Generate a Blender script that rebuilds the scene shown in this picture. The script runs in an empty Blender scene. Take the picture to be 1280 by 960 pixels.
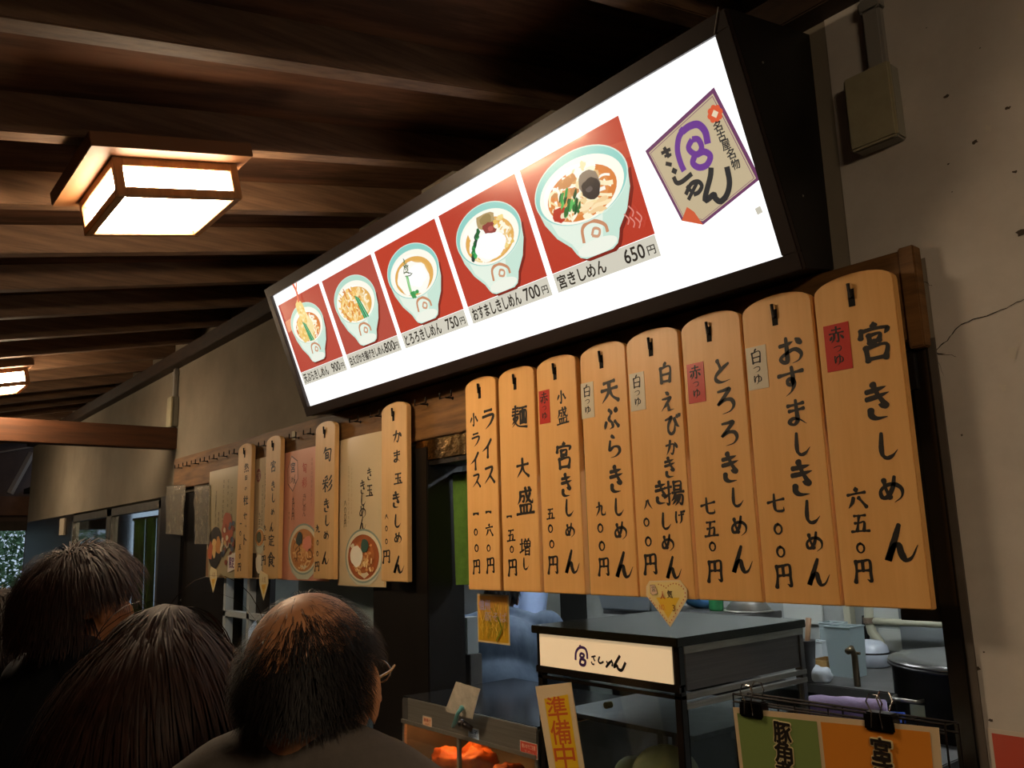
import bpy, bmesh, math, random
from mathutils import Vector, Matrix, noise
random.seed(7)
C = bpy.context.scene.collection
PI = math.pi

# ------------------------------------------------------------------ camera
# measured from the vanishing points of the photograph (1280x960, f = 1036 px)
F = 1036.0
def _n(v): return v.normalized()
_nx = _n(Vector((-222-640, -(701-480), -F)))
_u0 = _n(Vector((480-640, 5000+480, -F)))
_X = -_nx
_U = _n(_u0 - _X*(_u0.dot(_X)))
_Y = _U.cross(_X)
ROT = Matrix((_X, _Y, _U))                  # camera space -> world space
O = Vector((0.0, -1.8, 1.62))
cam_d = bpy.data.cameras.new('camera'); cam = bpy.data.objects.new('camera', cam_d); C.objects.link(cam)
cam_d.sensor_width = 36.0; cam_d.lens = F/1280*36.0; cam_d.clip_start = 0.05; cam_d.clip_end = 200
cam.matrix_world = Matrix.Translation(O) @ ROT.to_4x4()
bpy.context.scene.camera = cam
def ray(px, py): return ROT @ Vector((px-640, -(py-480), -F))
def onY(px, py, y=0.0): r = ray(px, py); return O + r*((y-O.y)/r.y)
def onZ(px, py, z): r = ray(px, py); return O + r*((z-O.z)/r.z)
def onX(px, py, x): r = ray(px, py); return O + r*((x-O.x)/r.x)
def at(px, py, depth): return O + ray(px, py)*(depth/F)

# ------------------------------------------------------------------ world, exposure
w = bpy.data.worlds.new('World'); bpy.context.scene.world = w; w.use_nodes = True
bg = w.node_tree.nodes['Background']; bg.inputs[0].default_value = (0.62, 0.78, 1.0, 1); bg.inputs[1].default_value = 0.55
vs = bpy.context.scene.view_settings
vs.view_transform = 'Standard'; vs.look = 'None'; vs.exposure = 0.42; vs.gamma = 1.0; vs.use_curve_mapping = False
LANTERN = 46.0        # glow of the ceiling lanterns' paper panels
TUBE = 50.0           # glow of the kitchen's fluorescent tubes
LIGHTBOX = 0.75        # glow of the backlit menu

# ------------------------------------------------------------------ colour + materials
def lin(h):
    if isinstance(h, str):
        h = h.lstrip('#'); v = [int(h[i:i+2], 16)/255 for i in (0, 2, 4)]
    else: v = list(h)
    return tuple(c/12.92 if c <= 0.04045 else ((c+0.055)/1.055)**2.4 for c in v) + (1.0,)
MATS = {}
def mat(name, col='#808080', rough=0.6, metal=0.0, emit=None, estr=0.0, var=0.0, scale=8.0, stretch=(1,1,1),
        bump=0.0, col2=None, coat=0.0, trans=0.0, alpha=1.0, spec=0.5, wave=False, aniso=0.0, ior=1.45, detail=6, thr=(0.35, 0.7)):
    if name in MATS: return MATS[name]
    m = bpy.data.materials.new(name); m.use_nodes = True; nt = m.node_tree
    b = nt.nodes['Principled BSDF']; b.inputs['Roughness'].default_value = rough; b.inputs['Metallic'].default_value = metal
    b.inputs['Coat Weight'].default_value = coat; b.inputs['Coat Roughness'].default_value = 0.12
    b.inputs['Transmission Weight'].default_value = trans; b.inputs['Alpha'].default_value = alpha
    b.inputs['Specular IOR Level'].default_value = spec; b.inputs['IOR'].default_value = ior
    c1 = lin(col); b.inputs['Base Color'].default_value = c1
    if emit: b.inputs['Emission Color'].default_value = lin(emit); b.inputs['Emission Strength'].default_value = estr
    if var > 0 or bump > 0 or col2:
        tc = nt.nodes.new('ShaderNodeTexCoord'); mp = nt.nodes.new('ShaderNodeMapping')
        nt.links.new(tc.outputs['Object'], mp.inputs['Vector'])
        mp.inputs['Scale'].default_value = stretch
        if wave:
            tx = nt.nodes.new('ShaderNodeTexWave'); tx.inputs['Scale'].default_value = scale
            tx.inputs['Distortion'].default_value = 6.0; tx.inputs['Detail'].default_value = 3.0; tx.inputs['Detail Scale'].default_value = 1.2
            fac = tx.outputs['Fac']
        else:
            tx = nt.nodes.new('ShaderNodeTexNoise'); tx.inputs['Scale'].default_value = scale; tx.inputs['Detail'].default_value = detail
            tx.inputs['Roughness'].default_value = 0.62
            fac = tx.outputs['Fac']
        nt.links.new(mp.outputs['Vector'], tx.inputs['Vector'])
        rp = nt.nodes.new('ShaderNodeValToRGB'); nt.links.new(fac, rp.inputs['Fac'])
        rp.color_ramp.elements[0].position = thr[0]; rp.color_ramp.elements[1].position = thr[1]
        c2 = lin(col2) if col2 else tuple(max(0, x*(1-var)) for x in c1[:3]) + (1,)
        rp.color_ramp.elements[0].color = c2; rp.color_ramp.elements[1].color = c1
        nt.links.new(rp.outputs['Color'], b.inputs['Base Color'])
        if bump > 0:
            bp = nt.nodes.new('ShaderNodeBump'); bp.inputs['Strength'].default_value = bump; bp.inputs['Distance'].default_value = 0.004
            nt.links.new(fac, bp.inputs['Height']); nt.links.new(bp.outputs['Normal'], b.inputs['Normal'])
    MATS[name] = m; return m
def print_mat(name, lit=0.0, rough=0.45, coat=0.0, amb=True):
    """flat print: colour comes from the printed polygons' own colour attribute"""
    if name in MATS: return MATS[name]
    m = bpy.data.materials.new(name); m.use_nodes = True; nt = m.node_tree
    b = nt.nodes['Principled BSDF']; b.inputs['Roughness'].default_value = rough; b.inputs['Coat Weight'].default_value = coat
    b.inputs['Coat Roughness'].default_value = 0.08
    a = nt.nodes.new('ShaderNodeAttribute'); a.attribute_name = 'ink'
    if lit > 0:
        b.inputs['Base Color'].default_value = (0.02, 0.02, 0.02, 1)
        nt.links.new(a.outputs['Color'], b.inputs['Emission Color']); b.inputs['Emission Strength'].default_value = lit
    else: nt.links.new(a.outputs['Color'], b.inputs['Base Color'])
    MATS[name] = m; return m

# ------------------------------------------------------------------ mesh builder
class MB:
    def __init__(s): s.v = []; s.f = []; s.c = []; s.m = []; s.cur = 0
    def add(s, vs, fs, col=None):
        o = len(s.v); s.v += [tuple(v) for v in vs]
        for f in fs:
            s.f.append(tuple(i+o for i in f)); s.c.append(col); s.m.append(s.cur)
        return s
    def box(s, a, b, col=None):
        (x0, y0, z0), (x1, y1, z1) = a, b
        if x0 > x1: x0, x1 = x1, x0
        if y0 > y1: y0, y1 = y1, y0
        if z0 > z1: z0, z1 = z1, z0
        return s.add([(x0,y0,z0),(x1,y0,z0),(x1,y1,z0),(x0,y1,z0),(x0,y0,z1),(x1,y0,z1),(x1,y1,z1),(x0,y1,z1)],
                     [(0,3,2,1),(4,5,6,7),(0,1,5,4),(1,2,6,5),(2,3,7,6),(3,0,4,7)], col)
    def hexa(s, P, col=None):   # 8 points: bottom ring 0-3, top ring 4-7 (counter-clockwise seen from above)
        return s.add(P, [(0,3,2,1),(4,5,6,7),(0,1,5,4),(1,2,6,5),(2,3,7,6),(3,0,4,7)], col)
    def tube(s, pts, r, n=8, closed=False, col=None):
        pts = [Vector(p) for p in pts]; N = len(pts); rs = r if isinstance(r, (list, tuple)) else [r]*N
        rings = []; up = Vector((0.013, 0.021, 1)).normalized()
        for i, p in enumerate(pts):
            a = pts[(i-1) % N] if (closed or i > 0) else p; b = pts[(i+1) % N] if (closed or i < N-1) else p
            d = (b-a)
            if d.length < 1e-9: d = Vector((0,0,1))
            d.normalize()
            if abs(d.dot(up)) > 0.97: up = Vector((1, 0.02, 0.01)).normalized()
            x = d.cross(up).normalized(); y = d.cross(x)
            rings.append([p + (x*math.cos(2*PI*k/n) + y*math.sin(2*PI*k/n))*rs[i] for k in range(n)])
        vs = [v for ring in rings for v in ring]; fs = []
        for i in range(N if closed else N-1):
            j = (i+1) % N
            for k in range(n): fs.append((i*n+k, i*n+(k+1)%n, j*n+(k+1)%n, j*n+k))
        if not closed: fs += [tuple(range(n-1, -1, -1)), tuple((N-1)*n+k for k in range(n))]
        return s.add(vs, fs, col)
    def lathe(s, prof, c=(0,0,0), n=32, axis='z', col=None):
        vs = []; fs = []; c = Vector(c)
        for (r, z) in prof:
            for k in range(n):
                a = 2*PI*k/n
                vs.append(c + (Vector((r*math.cos(a), r*math.sin(a), z)) if axis == 'z' else Vector((r*math.cos(a), z, r*math.sin(a)))))
        for i in range(len(prof)-1):
            for k in range(n): fs.append((i*n+k, i*n+(k+1)%n, (i+1)*n+(k+1)%n, (i+1)*n+k))
        if prof[0][0] > 1e-5: fs.append(tuple(range(n-1, -1, -1)))
        if prof[-1][0] > 1e-5: fs.append(tuple((len(prof)-1)*n+k for k in range(n)))
        return s.add(vs, fs, col)
    def ell(s, c, r, n=20, m=12, rot=None, jitter=0.0, col=None):
        c = Vector(c); vs = []; fs = []
        for i in range(m+1):
            t = PI*i/m
            for k in range(n):
                a = 2*PI*k/n
                d = Vector((math.sin(t)*math.cos(a), math.sin(t)*math.sin(a), math.cos(t)))
                q = 1 + (jitter*noise.noise(d*2.3 + c*9) if jitter else 0)
                p = Vector((d.x*r[0], d.y*r[1], d.z*r[2]))*q
                if rot: p = rot @ p
                vs.append(c+p)
        for i in range(m):
            for k in range(n): fs.append((i*n+k, (i+1)*n+k, (i+1)*n+(k+1)%n, i*n+(k+1)%n))
        return s.add(vs, fs, col)
    def prism(s, poly, y0, y1, T=None, col=None):   # polygon in x,z pushed from y0 (front) to y1 (back)
        n = len(poly); vs = [Vector((x, y0, z)) for x, z in poly] + [Vector((x, y1, z)) for x, z in poly]
        if T: vs = [T @ v for v in vs]
        return s.add(vs, [tuple(range(n)), tuple(range(2*n-1, n-1, -1))] + [(i, i+n, (i+1)%n+n, (i+1)%n) for i in range(n)], col)
    def flat(s, poly, y, col=None, T=None):
        vs = [Vector((x, y, z)) for x, z in poly]
        if T: vs = [T @ v for v in vs]
        return s.add(vs, [tuple(range(len(vs)))], col)
    def xform(s, M, start=0):
        s.v[start:] = [tuple(M @ Vector(v)) for v in s.v[start:]]; return s
    def build(s, name, m, parent=None, smooth=False, bevel=0.0, loc=None, origin=True, fix=True, rot=None):
        me = bpy.data.meshes.new(name)
        off = Vector((0,0,0))
        me.from_pydata(s.v, [], s.f)
        ms = m if isinstance(m, (list, tuple)) else [m]
        for q in ms: me.materials.append(q)
        if len(ms) > 1:
            for p, i in zip(me.polygons, s.m): p.material_index = i
        if any(c is not None for c in s.c):
            at_ = me.color_attributes.new('ink', 'FLOAT_COLOR', 'CORNER'); k = 0
            for p, c in zip(me.polygons, s.c):
                c = c or (0.5, 0.5, 0.5, 1)
                for _ in range(p.loop_total): at_.data[k].color = c; k += 1
        if fix or bevel:
            bm = bmesh.new(); bm.from_mesh(me)
            if fix and not any(c is not None for c in s.c): bmesh.ops.recalc_face_normals(bm, faces=bm.faces)
            if bevel:
                es = [e for e in bm.edges if len(e.link_faces) == 2 and e.calc_face_angle(0) > 0.6]
                bmesh.ops.bevel(bm, geom=es, offset=bevel, segments=2, affect='EDGES', clamp_overlap=True)
            bm.to_mesh(me); bm.free()
        if smooth:
            for p in me.polygons: p.use_smooth = True
        o = bpy.data.objects.new(name, me); C.objects.link(o)
        if parent: o.parent = parent
        if loc is not None: o.location = loc
        if rot is not None: o.rotation_euler = rot
        return o
def tag(o, label=None, cat=None, group=None, kind=None):
    if label: o['label'] = label
    if cat: o['category'] = cat
    if group: o['group'] = group
    if kind: o['kind'] = kind
    return o
def empty(name, loc=(0,0,0), label=None, cat=None, group=None, rz=0):
    o = bpy.data.objects.new(name, None); C.objects.link(o); o.location = loc; o.rotation_euler = (0,0,rz); o.empty_display_size = 0.05
    return tag(o, label, cat, group)
def reloc(mb, loc):      # write world coordinates, keep parts local to the thing's empty
    return mb.xform(Matrix.Translation(-Vector(loc)))

# ------------------------------------------------------------------ brush lettering
G = {
'宮':'d 50,2 51,13|n 18,18 15,36|h 18,20 50,17 84,20 76,34|n 36,32 38,50|n 36,33 64,31 61,48|n 38,48 60,47|t 50,48 42,60|n 26,62 29,95|n 27,63 78,60 74,93|n 29,91 73,90',
'き':'t 22,20 50,17 76,12|t 20,39 50,35 82,28|n 42,2 52,30 70,62|t 68,62 50,56|t 28,68 28,82 42,91 70,90',
'し':'t 38,5 34,50 36,78 50,90 70,84 90,64',
'め':'n 26,18 32,50 44,78|t 64,8 54,48 34,76 16,76 13,54 36,36 64,34 86,50 84,76 58,95',
'ん':'t 52,4 36,42 14,92 32,58 46,52 50,74 60,90 76,84 94,54',
'六':'d 50,2 52,18|n 10,34 50,29 92,26|t 36,48 28,68 8,92|n 60,48 74,66 92,90',
'五':'n 20,14 50,12 80,10|n 46,14 40,50 32,88|n 22,50 50,47 72,44 68,86|n 4,92 50,88 97,86',
'〇':'n 50,16 28,28 20,56 34,82 56,86 76,64 74,34 54,18 46,18',
'円':'n 20,10 20,50 12,97|h 20,12 50,9 82,8 82,60 82,92 64,84|n 50,10 50,48|n 22,50 50,48 80,47',
'赤':'n 24,18 76,16|n 50,2 50,38|n 8,40 50,38 92,37|t 36,42 34,70 16,95|h 60,42 60,90 46,84|d 22,56 12,76|d 74,54 90,74',
'つ':'t 8,34 50,22 84,30 84,58 60,76 30,84',
'ゆ':'n 18,14 14,40 18,74 24,56|t 20,56 34,26 62,18 86,36 84,62 62,70 46,56|t 58,4 62,44 54,76 34,95',
'お':'t 12,28 40,26 64,20|t 38,4 38,50 36,84 20,84 12,70 40,54 70,48 90,66 80,86 54,94|d 74,12 92,30',
'す':'n 4,26 50,22 96,20|t 56,2 58,40 52,60 38,58 38,44 54,42 60,62 48,84 26,98',
'ま':'n 16,20 50,18 80,15|n 20,40 50,38 80,35|t 50,2 51,50 50,78 34,90 18,80 34,68 60,74 86,92',
'七':'n 4,48 50,38 96,30|t 42,6 42,60 48,84 66,90 92,86 92,68',
'白':'t 52,2 38,20|n 22,24 26,93|n 24,25 78,22 74,91|n 26,56 72,54|n 27,88 72,87',
'と':'n 30,6 38,26 44,42|t 80,24 48,42 20,64 20,82 44,93 84,88',
'ろ':'t 22,12 50,10 72,8 50,32 18,60 46,46 76,48 86,68 70,88 34,96',
'え':'d 42,0 60,12|t 20,34 50,32 74,28 44,60 12,94|t 34,72 50,60 58,74 62,90 94,88',
'び':'t 12,22 36,16 50,12 30,44 28,74 44,90 62,78 68,48 66,22|t 66,20 78,48 94,62|d 80,4 86,14|d 92,0 98,10',
'か':'h 8,34 40,28 68,28 70,56 58,88 42,78|t 42,4 34,48 12,92|d 78,18 96,48',
'揚':'n 4,28 38,24|h 24,4 25,60 24,92 10,84|t 2,64 38,48|n 50,6 52,38|n 50,8 84,6 83,36|n 52,22 82,21|n 52,37 83,36|n 42,48 98,44|t 56,50 50,66 36,80|h 54,60 90,58 87,92 74,84|t 66,62 56,78 40,93|t 78,62 70,80 54,97',
'げ':'t 18,8 12,50 16,88 24,72|n 40,34 60,32 88,28|t 66,8 68,50 62,78 44,97|d 80,2 86,13|d 92,0 98,10',
'八':'t 38,18 30,50 4,90|t 52,12 64,46 98,88',
'天':'n 22,18 80,14|n 8,46 92,42|t 50,18 46,56 8,95|n 52,46 66,74 96,94',
'ぷ':'t 40,4 54,18 42,28|t 46,30 38,46 54,62 58,80 38,90|t 20,58 14,72 8,88|n 72,58 92,82|n 82,4 75,10 81,18 89,12 83,4',
'ら':'t 40,2 60,14|t 30,24 24,58 30,62 52,50 78,54 84,74 60,92 28,97',
'九':'t 40,4 38,50 6,94|t 12,34 62,28 60,62 66,86 92,86 96,66',
'小':'h 50,2 50,90 34,82|t 26,34 6,68|n 72,30 94,62',
'盛':'n 22,16 84,12|t 24,16 22,40 8,60|h 26,32 44,31 42,50 32,47|t 52,2 62,36 88,56 92,42|t 78,22 64,44 50,56|d 68,0 80,8|n 22,64 26,90|n 22,65 80,62 77,90|n 42,64 42,90|n 58,64 58,90|n 2,95 98,90',
'麺':'n 8,12 42,10|n 25,2 25,36|n 6,24 44,23|n 4,38 46,36|t 22,40 20,60 2,76|t 22,50 40,48 30,64 4,88|n 12,52 40,84 98,93|n 50,12 97,10|t 74,12 66,24|n 56,26 58,76|n 56,26 92,25 91,76|n 70,27 70,74|n 81,27 81,74|n 58,74 91,73',
'大':'n 6,38 94,32|t 50,4 46,50 6,95|n 50,42 64,70 96,93',
'増':'n 4,36 34,32|n 20,8 20,76|n 2,84 38,68|d 50,4 56,15|d 86,2 77,14|n 44,20 46,50|n 44,20 94,18 92,48|n 46,34 92,33|n 68,20 68,49|n 46,50 92,48|n 50,60 52,96|n 50,60 86,58 85,96|n 52,76 85,75|n 52,94 85,93',
'一':'n 14,52 50,46 88,52',
'ラ':'n 24,14 78,10|t 10,40 88,34 72,70 32,98',
'イ':'t 84,4 54,38 8,64|n 56,38 56,97',
'ス':'t 18,16 78,12 54,56 8,95|n 56,54 94,93',
'玉':'n 18,14 84,12|n 50,14 50,88|n 22,48 80,46|n 4,91 96,87|d 66,60 82,76',
'旬':'t 32,2 22,22 6,40|h 22,22 90,18 86,60 81,95 64,84|n 34,40 36,76|n 34,40 62,38 61,74|n 36,56 61,55|n 36,75 61,74',
'彩':'t 50,2 20,14|d 10,22 16,34|d 30,20 34,32|t 52,16 44,32|n 4,46 58,42|n 30,42 30,95|t 30,50 20,68 2,82|n 32,52 56,70|t 92,4 78,22 58,34|t 96,32 80,52 58,64|t 98,60 80,84 50,97',
'定':'d 50,2 50,13|n 14,18 12,36|h 14,20 88,18 80,34|n 26,42 76,40|n 50,42 50,84|n 52,62 80,60|t 30,56 26,76 6,97|n 22,76 44,92 98,94',
'食':'t 50,2 34,22 2,44|n 52,4 70,22 98,40|d 50,24 50,33|n 28,38 30,97|n 28,38 74,36 72,65|n 30,52 70,51|n 30,66 70,64|t 30,95 48,82|t 80,70 62,80|n 44,70 66,84 96,97',
'熱':'n 14,14 44,12|n 28,2 28,44|n 6,28 48,26|t 22,30 8,46|n 8,62 48,56|n 28,44 28,66|t 60,4 58,40 46,64|h 50,22 80,18 80,50 92,62 98,48|d 56,34 70,46|d 14,78 6,95|d 36,78 41,93|d 58,76 66,91|d 80,74 94,93',
'田':'n 14,12 16,90|n 14,13 88,11 84,88|n 50,12 50,88|n 16,50 84,49|n 16,88 84,87',
'の':'t 54,20 44,56 22,78 8,60 22,30 54,16 88,32 90,62 58,92',
'杜':'n 4,30 46,26|n 26,4 26,97|t 26,32 2,70|n 28,40 46,60|n 56,34 94,32|n 74,8 74,86|n 50,90 99,87',
'セ':'t 6,36 90,26 66,54|t 36,6 34,60 40,84 82,88',
'ッ':'d 18,30 26,50|d 44,26 51,46|t 82,26 66,66 34,88',
'ト':'n 38,4 38,97|n 40,36 82,60',
}
def catmull(P, seg=6):
    if len(P) < 3: return [Vector(P[0]).lerp(Vector(P[1]), i/seg) for i in range(seg+1)]
    Q = [2*P[0]-P[1]] + P + [2*P[-1]-P[-2]]; out = []
    for i in range(1, len(Q)-2):
        a, b, c, d = Q[i-1:i+3]
        for k in range(seg):
            t = k/seg
            out.append(0.5*((2*b) + (c-a)*t + (2*a-5*b+4*c-d)*t*t + (3*b-a-3*c+d)*t**3))
    out.append(P[-1]); return out
def strokes(spec, w):
    """yield (left edge, right edge) polylines of one brush glyph in 0..100 space (y down)"""
    for s in spec.split('|'):
        kind, rest = s[0], s[2:]
        P = [Vector([float(q) for q in p.split(',')]) for p in rest.split()]
        L = catmull(P); n = len(L)-1; Ls = []; Rs = []
        for i, p in enumerate(L):
            t = i/n; d = (L[min(i+1, n)] - L[max(i-1, 0)]); d = d.normalized() if d.length > 1e-6 else Vector((1, 0))
            dirf = 0.74 + 0.30*abs(d.y)
            if kind == 'n': k = 1.0 - 0.35*math.sin(PI*t)*(0.5 if n < 7 else 1) + (0.12 if t < 0.12 or t > 0.9 else 0)
            elif kind == 't': k = (1.05 - 0.1*t) * (1.0 if t < 0.45 else max(0.12, 1 - ((t-0.45)/0.55)**1.6*0.88)) if n < 24 else 1.0*(1.0 if t < .7 else max(.1, 1-((t-.7)/.3)**1.3*.9))*(0.68+0.34*abs(math.sin(t*7)))
            elif kind == 'h': k = 1.0 - 0.25*math.sin(PI*t) if t < 0.84 else max(0.12, 1-(t-0.84)/0.16*0.9)
            else: k = 0.35 + 0.95*math.sin(PI*min(1, t*0.75+0.05))
            k *= dirf*(1 + 0.09*noise.noise(Vector((p.x*.11, p.y*.11, len(s)*.37))))
            nn = Vector((-d.y, d.x))*w*0.5*k
            Ls.append(p+nn); Rs.append(p-nn)
        yield L, Ls, Rs, w
def brush(mb, ch, cx, cz, h, w, y, T=None, col=None, wt=11.0, jig=True):
    """one character, centre (cx, cz) and size (w, h), lying in the plane y"""
    spec = G[ch]
    if spec.count('|') > 9: wt *= 0.74
    elif spec.count('|') > 6: wt *= 0.86
    a = random.uniform(-0.03, 0.03) if jig else 0
    def map_(p): 
        u = (p.x-50)/100*w; v = (50-p.y)/100*h
        return Vector((cx + u*math.cos(a) - v*math.sin(a), y, cz + u*math.sin(a) + v*math.cos(a)))
    k = 0
    for L, Ls, Rs, ww in strokes(spec, wt):
        yy = Vector((0, -0.00002*k, 0)); k += 1
        vs = []; fs = []
        for l, r in zip(Ls, Rs): vs += [map_(l)+yy, map_(r)+yy]
        for i in range(len(Ls)-1): fs.append((2*i, 2*i+1, 2*i+3, 2*i+2))
        # rounded caps
        for (i, sg) in ((0, -1), (len(L)-1, 1)):
            hw = (Ls[i]-Rs[i]).length/2
            if hw > 0.18*ww:
                d = (L[min(i+1, len(L)-1)] - L[max(i-1, 0)]).normalized()*sg; nn = (Ls[i]-Rs[i])/2
                ring = [L[i] + nn*math.cos(q*PI/5) + d*hw*0.75*math.sin(q*PI/5) for q in range(6)]
                b0 = len(vs); vs += [map_(q)+yy for q in ring]; fs.append(tuple(range(b0, b0+6)))
        if T: vs = [T @ v for v in vs]
        mb.add(vs, fs, col)
_TC = {}
def glyphs(s, bold=0.0):
    key = (s, bold)
    if key not in _TC:
        c = bpy.data.curves.new('lettering_source', 'FONT'); c.body = s; c.resolution_u = 3; c.offset = bold
        o = bpy.data.objects.new('lettering_source', c); C.objects.link(o); bpy.context.view_layer.update()
        m = bpy.data.meshes.new_from_object(o.evaluated_get(bpy.context.evaluated_depsgraph_get()))
        vs = [v.co.copy() for v in m.vertices]; fs = [tuple(p.vertices) for p in m.polygons]
        bpy.data.objects.remove(o); bpy.data.curves.remove(c); bpy.data.meshes.remove(m)
        x0 = min(v.x for v in vs); x1 = max(v.x for v in vs); y0 = min(v.y for v in vs); y1 = max(v.y for v in vs)
        _TC[key] = (vs, fs, (x0, x1, y0, y1))
    return _TC[key]
def typeset(mb, s, cx, cz, w, h, y, T=None, col=None, bold=0.015, rot=0):
    """printed text stretched into the box w x h centred at (cx, cz)"""
    vs, fs, (x0, x1, y0, y1) = glyphs(s)
    e = min(h, 1.3*w)*bold*1.15
    for kk, (a, b) in enumerate(((0,0),) if bold <= 0 else ((e,0),(-e,0),(0,e),(0,-e),(e*.7,e*.7),(-e*.7,-e*.7),(e*.7,-e*.7),(-e*.7,e*.7))):
        yk = y - kk*0.000007
        out = []
        for v in vs:
            u = ((v.x-x0)/max(1e-6, x1-x0)-0.5)*w + a; q = ((v.y-y0)/max(1e-6, y1-y0)-0.5)*h + b
            p = Vector((cx + u*math.cos(rot)-q*math.sin(rot), yk, cz + u*math.sin(rot)+q*math.cos(rot)))
            out.append(T @ p if T else p)
        mb.add(out, fs, col)
def px_text(mb, chars, conv, y, off=0.0006, asp=1.0, col=None, wt=11.0):
    """chars: (character, u, v, height) read off a zoomed crop; conv turns u,v into photograph pixels"""
    for ch, u, v, h in chars:
        a = onY(*conv(u, v-h/2), y); b = onY(*conv(u, v+h/2), y); c = onY(*conv(u, v), y)
        H = (a-b).length
        if ch == '一': W = H = H*2.5
        elif ch == '〇': W = H*1.02
        else: W = min(H*asp, H*asp)
        brush(mb, ch, c.x, c.z, H, W, y-off, col=col, wt={'〇': wt*1.3, '一': wt*1.9}.get(ch, wt))

# ------------------------------------------------------------------ materials used
BLACK = mat('black_lacquered_wood', '#191512', 0.38, var=0.4, scale=9, stretch=(1,1,.15), bump=0.1)
DARKWOOD = mat('dark_stained_wood', '#3a2718', 0.6, col2='#23160d', scale=7, stretch=(1.2, .6, 6), bump=0.2)
RAFT = mat('brown_rafter_wood', '#7d6046', 0.7, col2='#5a4230', scale=6, stretch=(8, .5, 8), bump=0.25)
PLY = mat('stained_plywood', '#634430', 0.85, spec=.15, col2='#3e2a1d', scale=1.5, stretch=(9, 1.2, 1), bump=0.15, detail=9, thr=(.38,.62))
RAILW = mat('weathered_rail_wood', '#8a6236', 0.6, col2='#54381c', scale=5, stretch=(.7, 1, 7), bump=0.3, thr=(.3,.75))
BOARD = mat('honey_varnished_cypress', '#efbb76', 0.42, col2='#dfa65e', scale=3.0, stretch=(9, 1, .7), bump=0.08, thr=(.25,.8))
BOARD2 = mat('pale_varnished_cypress', '#dcb47c', 0.42, col2='#c79d64', scale=3.0, stretch=(9, 1, .7), bump=0.08, thr=(.25,.8))
INK = mat('brushed_black_ink', '#1d1712', 0.55)
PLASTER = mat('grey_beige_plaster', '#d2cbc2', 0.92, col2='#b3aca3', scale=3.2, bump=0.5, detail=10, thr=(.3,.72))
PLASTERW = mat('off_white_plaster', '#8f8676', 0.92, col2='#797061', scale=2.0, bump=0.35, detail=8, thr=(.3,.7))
STEEL = mat('brushed_stainless_steel', '#aaa69c', 0.36, metal=.7, var=0.25, scale=12, stretch=(.3, 1, 14), bump=0.03)
DSTEEL = mat('dull_grey_steel', '#6d6b68', 0.45, metal=0.55, var=0.3, scale=8)
BSTEEL = mat('black_enamel_trim', '#201c18', 0.22, metal=0.3, coat=0.5)
IRON = mat('dark_iron', '#17120f', 0.5, metal=0.6)
GLASS = mat('clear_glass', '#e8f0ee', 0.03, trans=1.0, ior=1.45)
FILM = mat('crinkled_clear_plastic', '#f0ebe0', 0.12, trans=0.75, bump=0.9, scale=26, ior=1.4)
WHITE = mat('white_plastic', '#c9c5bb', 0.5)
GREENC = mat('green_noren_cloth', '#5a8430', 0.85, var=0.25, scale=30)
PRINT = print_mat('printed_paper', coat=0.35)
PRINTL = print_mat('backlit_film', lit=LIGHTBOX, rough=0.25, coat=0.3)
SKIN = mat('skin', '#c08a66', 0.5, var=0.18, scale=20)

# ================================================================== SETTING
def structure(name, mb, m, **k): return tag(mb.build(name, m, **k), kind='structure')
X0, X1 = -11.1, 1.6
# main wall: an upper band, solid pieces below, openings between them
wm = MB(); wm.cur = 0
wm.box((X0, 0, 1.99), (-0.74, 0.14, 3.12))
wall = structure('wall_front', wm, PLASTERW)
wr = MB(); wr.box((-0.757, -0.002, 0), (X1, 0.14, 3.3)); wr.box((-.925, -.002, 2.20), (-.757, .14, 3.12)); wr_o = wr.build('plaster_wall_piece', PLASTER, parent=wall)  # upper box: lighter plaster, left edge paints in the light box's shadow line
lo = MB(); lo.box((-3.08, 0.0, 0), (-0.76, 0.14, 0.8)); lo.box((-6.05, 0, 0), (-3.08, .14, .8)); lo.build('low_wall_piece', DARKWOOD, parent=wall)
b = MB(); b.box((-3.09, -0.03, 0), (-2.68, 0.14, 1.99)); b.build('pillar', BLACK, parent=wall, bevel=.004)
b = MB(); b.box((-6.05, -0.012, 0), (-5.60, 0.12, 1.99)); b.box((-5.6, 0.01, .8), (-4.80, .1, 1.99)); b.build('panelled_pier', BLACK, parent=wall)
b = MB(); b.box((X0, 0, 0), (-8.75, .14, 1.99)); b.build('end_pier', BLACK, parent=wall)
b = MB(); b.box((-0.812, -0.012, 0), (-0.772, 0.16, 2.02)); b.build('door_post', mat('glossy_black_post', '#15110e', 0.25, coat=.4), parent=wall, bevel=.003)
b = MB(); b.box((-0.772, -0.008, 0), (-0.757, 0.1, 2.02)); b.build('edge_trim', mat('grey_worn_trim', '#5a5148', .8, var=.3), parent=wall)
b = MB(); b.box((-.90, .0, 1.43), (-.812, .03, 1.95)); b.build('slit_filler', BLACK, parent=wall)  # added black filler closing the bright slit behind the end board
b = MB(); b.box((-3.08, -0.02, 1.915), (-0.8, 0.12, 2.0)); b.build('header_beam', BLACK, parent=wall)
b = MB(); b.box((-4.82, -0.0, 1.7), (-3.08, 0.1, 2.0)); b.build('header_beam', BLACK, parent=wall)
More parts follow.
